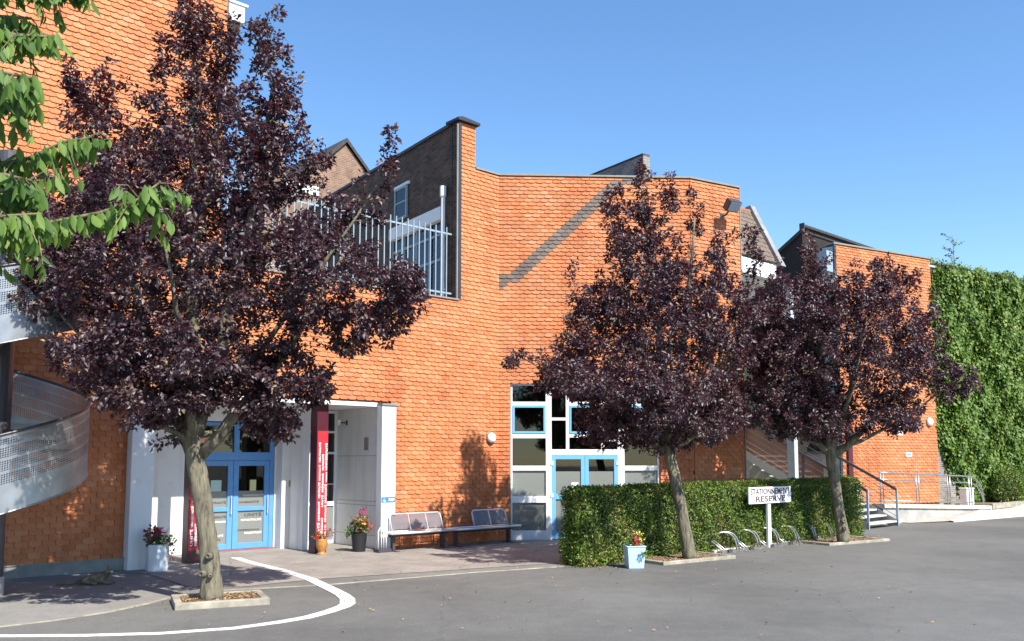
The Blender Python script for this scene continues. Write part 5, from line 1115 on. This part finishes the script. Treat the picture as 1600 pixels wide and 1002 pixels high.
MB().lathe([(0.185, 0.0), (0.19, 0.04), (0.20, 0.47), (0.18, 0.475), (0.17, 0.43), (0.01, 0.43)], k=8, rot=0.35).build('pot', 'white_pot', pA)
stems(pA, 14, (0, 0, 0.43), 0.22, 0.36, 1); sprig(pA, 'foliage', 'pot_leaf', 150, (0.06, 0, 0.53), (0.30, 0.22, 0.09), 0.07, 2); sprig(pA, 'dark_foliage', 'coleus_leaf', 140, (-0.10, 0, 0.62), (0.15, 0.15, 0.15), 0.07, 3)
sprig(pA, 'flowers', 'flower_pink', 60, (0.0, -0.02, 0.68), (0.13, 0.1, 0.09), 0.05, 4); sprig(pA, 'flowers', 'flower_pink', 14, (0.27, -0.05, 0.52), (0.06, 0.06, 0.05), 0.045, 5); sprig(pA, 'trailing_leaves', 'coleus_leaf', 34, (0.25, -0.05, 0.33), (0.09, 0.06, 0.14), 0.05, 6)
pB = thing('urn', 'small ochre ceramic urn with red flowers at the burgundy column', 'urn', Matrix.Translation((-3.99, 18.85, 0)))
MB().lathe([(0.10, 0.0), (0.11, 0.025), (0.065, 0.05), (0.075, 0.08), (0.115, 0.16), (0.125, 0.24), (0.11, 0.31), (0.115, 0.33), (0.095, 0.33), (0.09, 0.29), (0.01, 0.29)], k=22).build('pot', 'ochre_ceramic', pB, smooth=True)
stems(pB, 9, (0, 0, 0.29), 0.16, 0.22, 2); sprig(pB, 'foliage', 'pot_leaf', 60, (-0.03, 0, 0.40), (0.16, 0.12, 0.10), 0.055, 7); sprig(pB, 'flowers', 'flower_red', 34, (-0.06, -0.04, 0.37), (0.13, 0.08, 0.07), 0.05, 8); sprig(pB, 'dark_foliage', 'coleus_leaf', 50, (0.16, 0.0, 0.45), (0.12, 0.1, 0.10), 0.045, 9); sprig(pB, 'flowers', 'flower_yellow', 12, (-0.02, -0.05, 0.45), (0.08, 0.05, 0.05), 0.045, 10)
pC = thing('planter', 'black round pot with tall mixed flowers in front of the entrance reveal', 'planter', Matrix.Translation((-3.31, 19.45, 0)))
MB().lathe([(0.135, 0.0), (0.14, 0.02), (0.168, 0.36), (0.175, 0.365), (0.175, 0.39), (0.155, 0.39), (0.15, 0.35), (0.01, 0.35)], k=26).build('pot', 'black_plastic', pC)
stems(pC, 18, (0, 0, 0.35), 0.22, 0.5, 3); sprig(pC, 'foliage', 'pot_leaf', 200, (0.0, 0, 0.52), (0.27, 0.22, 0.17), 0.065, 11); sprig(pC, 'dark_foliage', 'coleus_leaf', 240, (0.03, -0.02, 0.60), (0.19, 0.17, 0.19), 0.06, 12); sprig(pC, 'flowers', 'flower_pink', 60, (0.07, 0, 0.86), (0.09, 0.08, 0.11), 0.045, 13); sprig(pC, 'flowers', 'flower_yellow', 22, (0.05, -0.1, 0.66), (0.13, 0.08, 0.10), 0.05, 14); sprig(pC, 'flowers', 'flower_red', 26, (0.22, -0.06, 0.56), (0.07, 0.07, 0.08), 0.05, 15); sprig(pC, 'trailing_leaves', 'pot_leaf', 60, (-0.22, -0.03, 0.42), (0.09, 0.07, 0.17), 0.06, 16)
pD = thing('planter', 'pale blue square tapered pot with red and yellow flowers at the hedge corner', 'planter', frame((2.25, 16.55), 8))
def sq(h, w0, w1, z0=0.0): return [(-w0, -w0, z0), (w0, -w0, z0), (w0, w0, z0), (-w0, w0, z0), (-w1, -w1, h), (w1, -w1, h), (w1, w1, h), (-w1, w1, h)]
m = MB(); m.add(sq(0.40, 0.140, 0.172), [(0, 3, 2, 1), (0, 1, 5, 4), (1, 2, 6, 5), (2, 3, 7, 6), (3, 0, 4, 7)])
m.box(-0.182, -0.182, 0.385, 0.182, -0.150, 0.41).box(-0.182, 0.150, 0.385, 0.182, 0.182, 0.41).box(-0.182, -0.149, 0.385, -0.150, 0.149, 0.41).box(0.150, -0.149, 0.385, 0.182, 0.149, 0.41)
m.build('pot', 'blue_plastic', pD, bevel=0.01); MB().box(-0.149, -0.149, 0.34, 0.149, 0.149, 0.37).build('soil', 'soil', pD)
stems(pD, 14, (0, 0, 0.36), 0.15, 0.3, 4); sprig(pD, 'foliage', 'pot_leaf', 110, (0, 0, 0.47), (0.19, 0.16, 0.11), 0.055, 17); sprig(pD, 'flowers', 'flower_yellow', 60, (0.06, -0.02, 0.56), (0.13, 0.10, 0.10), 0.045, 18); sprig(pD, 'flowers', 'flower_pink', 44, (0.0, -0.06, 0.55), (0.07, 0.07, 0.09), 0.045, 19); sprig(pD, 'flowers', 'flower_red', 16, (0.03, -0.12, 0.48), (0.05, 0.04, 0.03), 0.05, 20); sprig(pD, 'trailing_leaves', 'pot_leaf', 16, (0.11, -0.21, 0.27), (0.07, 0.02, 0.03), 0.06, 21)

# ------------------------------------------------------------------ cat lying in the shade
ct = thing('cat', 'tabby cat lying on the pavement in the shade with its head raised', 'cat', Matrix.Translation((-6.62, 14.35, 0.006)) @ Matrix.Rotation(R(12), 4, 'Z'))
def skin(name, mat, parent, verts, edges, radii, rootv=0, lev=2):
    me = bpy.data.meshes.new(name); me.from_pydata(verts, edges, []); o = bpy.data.objects.new(name, me); col.objects.link(o); o.parent = parent
    sk = o.modifiers.new('skin', 'SKIN'); sk.use_smooth_shade = True
    for i, d in enumerate(me.skin_vertices[0].data): d.radius = radii[i] if isinstance(radii[i], tuple) else (radii[i], radii[i]); d.use_root = (i == rootv)
    ss_ = o.modifiers.new('sub', 'SUBSURF'); ss_.levels = lev; ss_.render_levels = lev
    me.materials.append(MATS[mat]); return o
cv = [(-0.16, 0, 0.09), (-0.04, 0, 0.095), (0.08, 0, 0.10), (0.15, -0.01, 0.15), (0.185, -0.02, 0.205), (0.235, -0.035, 0.20),
      (0.10, -0.07, 0.05), (0.19, -0.08, 0.022), (0.27, -0.085, 0.02), (0.10, 0.06, 0.05), (0.2, 0.05, 0.022), (0.28, 0.045, 0.02),
      (-0.15, -0.10, 0.06), (-0.03, -0.125, 0.03), (0.05, -0.12, 0.02), (-0.15, 0.08, 0.06), (-0.05, 0.11, 0.025),
      (-0.26, 0.0, 0.045), (-0.38, -0.03, 0.022), (-0.50, -0.05, 0.018), (-0.58, -0.03, 0.018)]
ce = [(0, 1), (1, 2), (2, 3), (3, 4), (4, 5), (2, 6), (6, 7), (7, 8), (2, 9), (9, 10), (10, 11), (0, 12), (12, 13), (13, 14), (0, 15), (15, 16), (0, 17), (17, 18), (18, 19), (19, 20)]
cr = [0.085, 0.085, 0.078, 0.055, 0.058, 0.03, 0.035, 0.024, 0.02, 0.035, 0.024, 0.02, 0.05, 0.03, 0.022, 0.045, 0.025, 0.028, 0.02, 0.018, 0.012]
skin('body', 'cat_fur', ct, cv, ce, cr)
em = MB()
for s in (-1, 1): em.add([(0.165, -0.02 + s * 0.045 - 0.018, 0.245), (0.165, -0.02 + s * 0.045 + 0.018, 0.245), (0.195, -0.02 + s * 0.045, 0.245), (0.172, -0.02 + s * 0.050, 0.295)], [(0, 1, 3), (1, 2, 3), (2, 0, 3), (0, 2, 1)])
em.build('ears', 'cat_fur', ct)
mz = MB().lathe([(0.004, -0.02), (0.024, -0.012), (0.028, 0.0), (0.022, 0.014), (0.004, 0.02)], (0.238, -0.036, 0.192), 10); mz.build('muzzle', 'cat_pale', ct, smooth=True)
MB().lathe([(0.003, -0.007), (0.008, 0), (0.003, 0.007)], (0.262, -0.04, 0.202), 8).build('nose', 'burgundy', ct)
for s in (-1, 1): MB().lathe([(0.002, -0.007), (0.008, 0), (0.002, 0.007)], (0.226, -0.028 + s * 0.026, 0.222), 8).build('eye', 'black_plastic', ct)
bpy.context.view_layer.update()
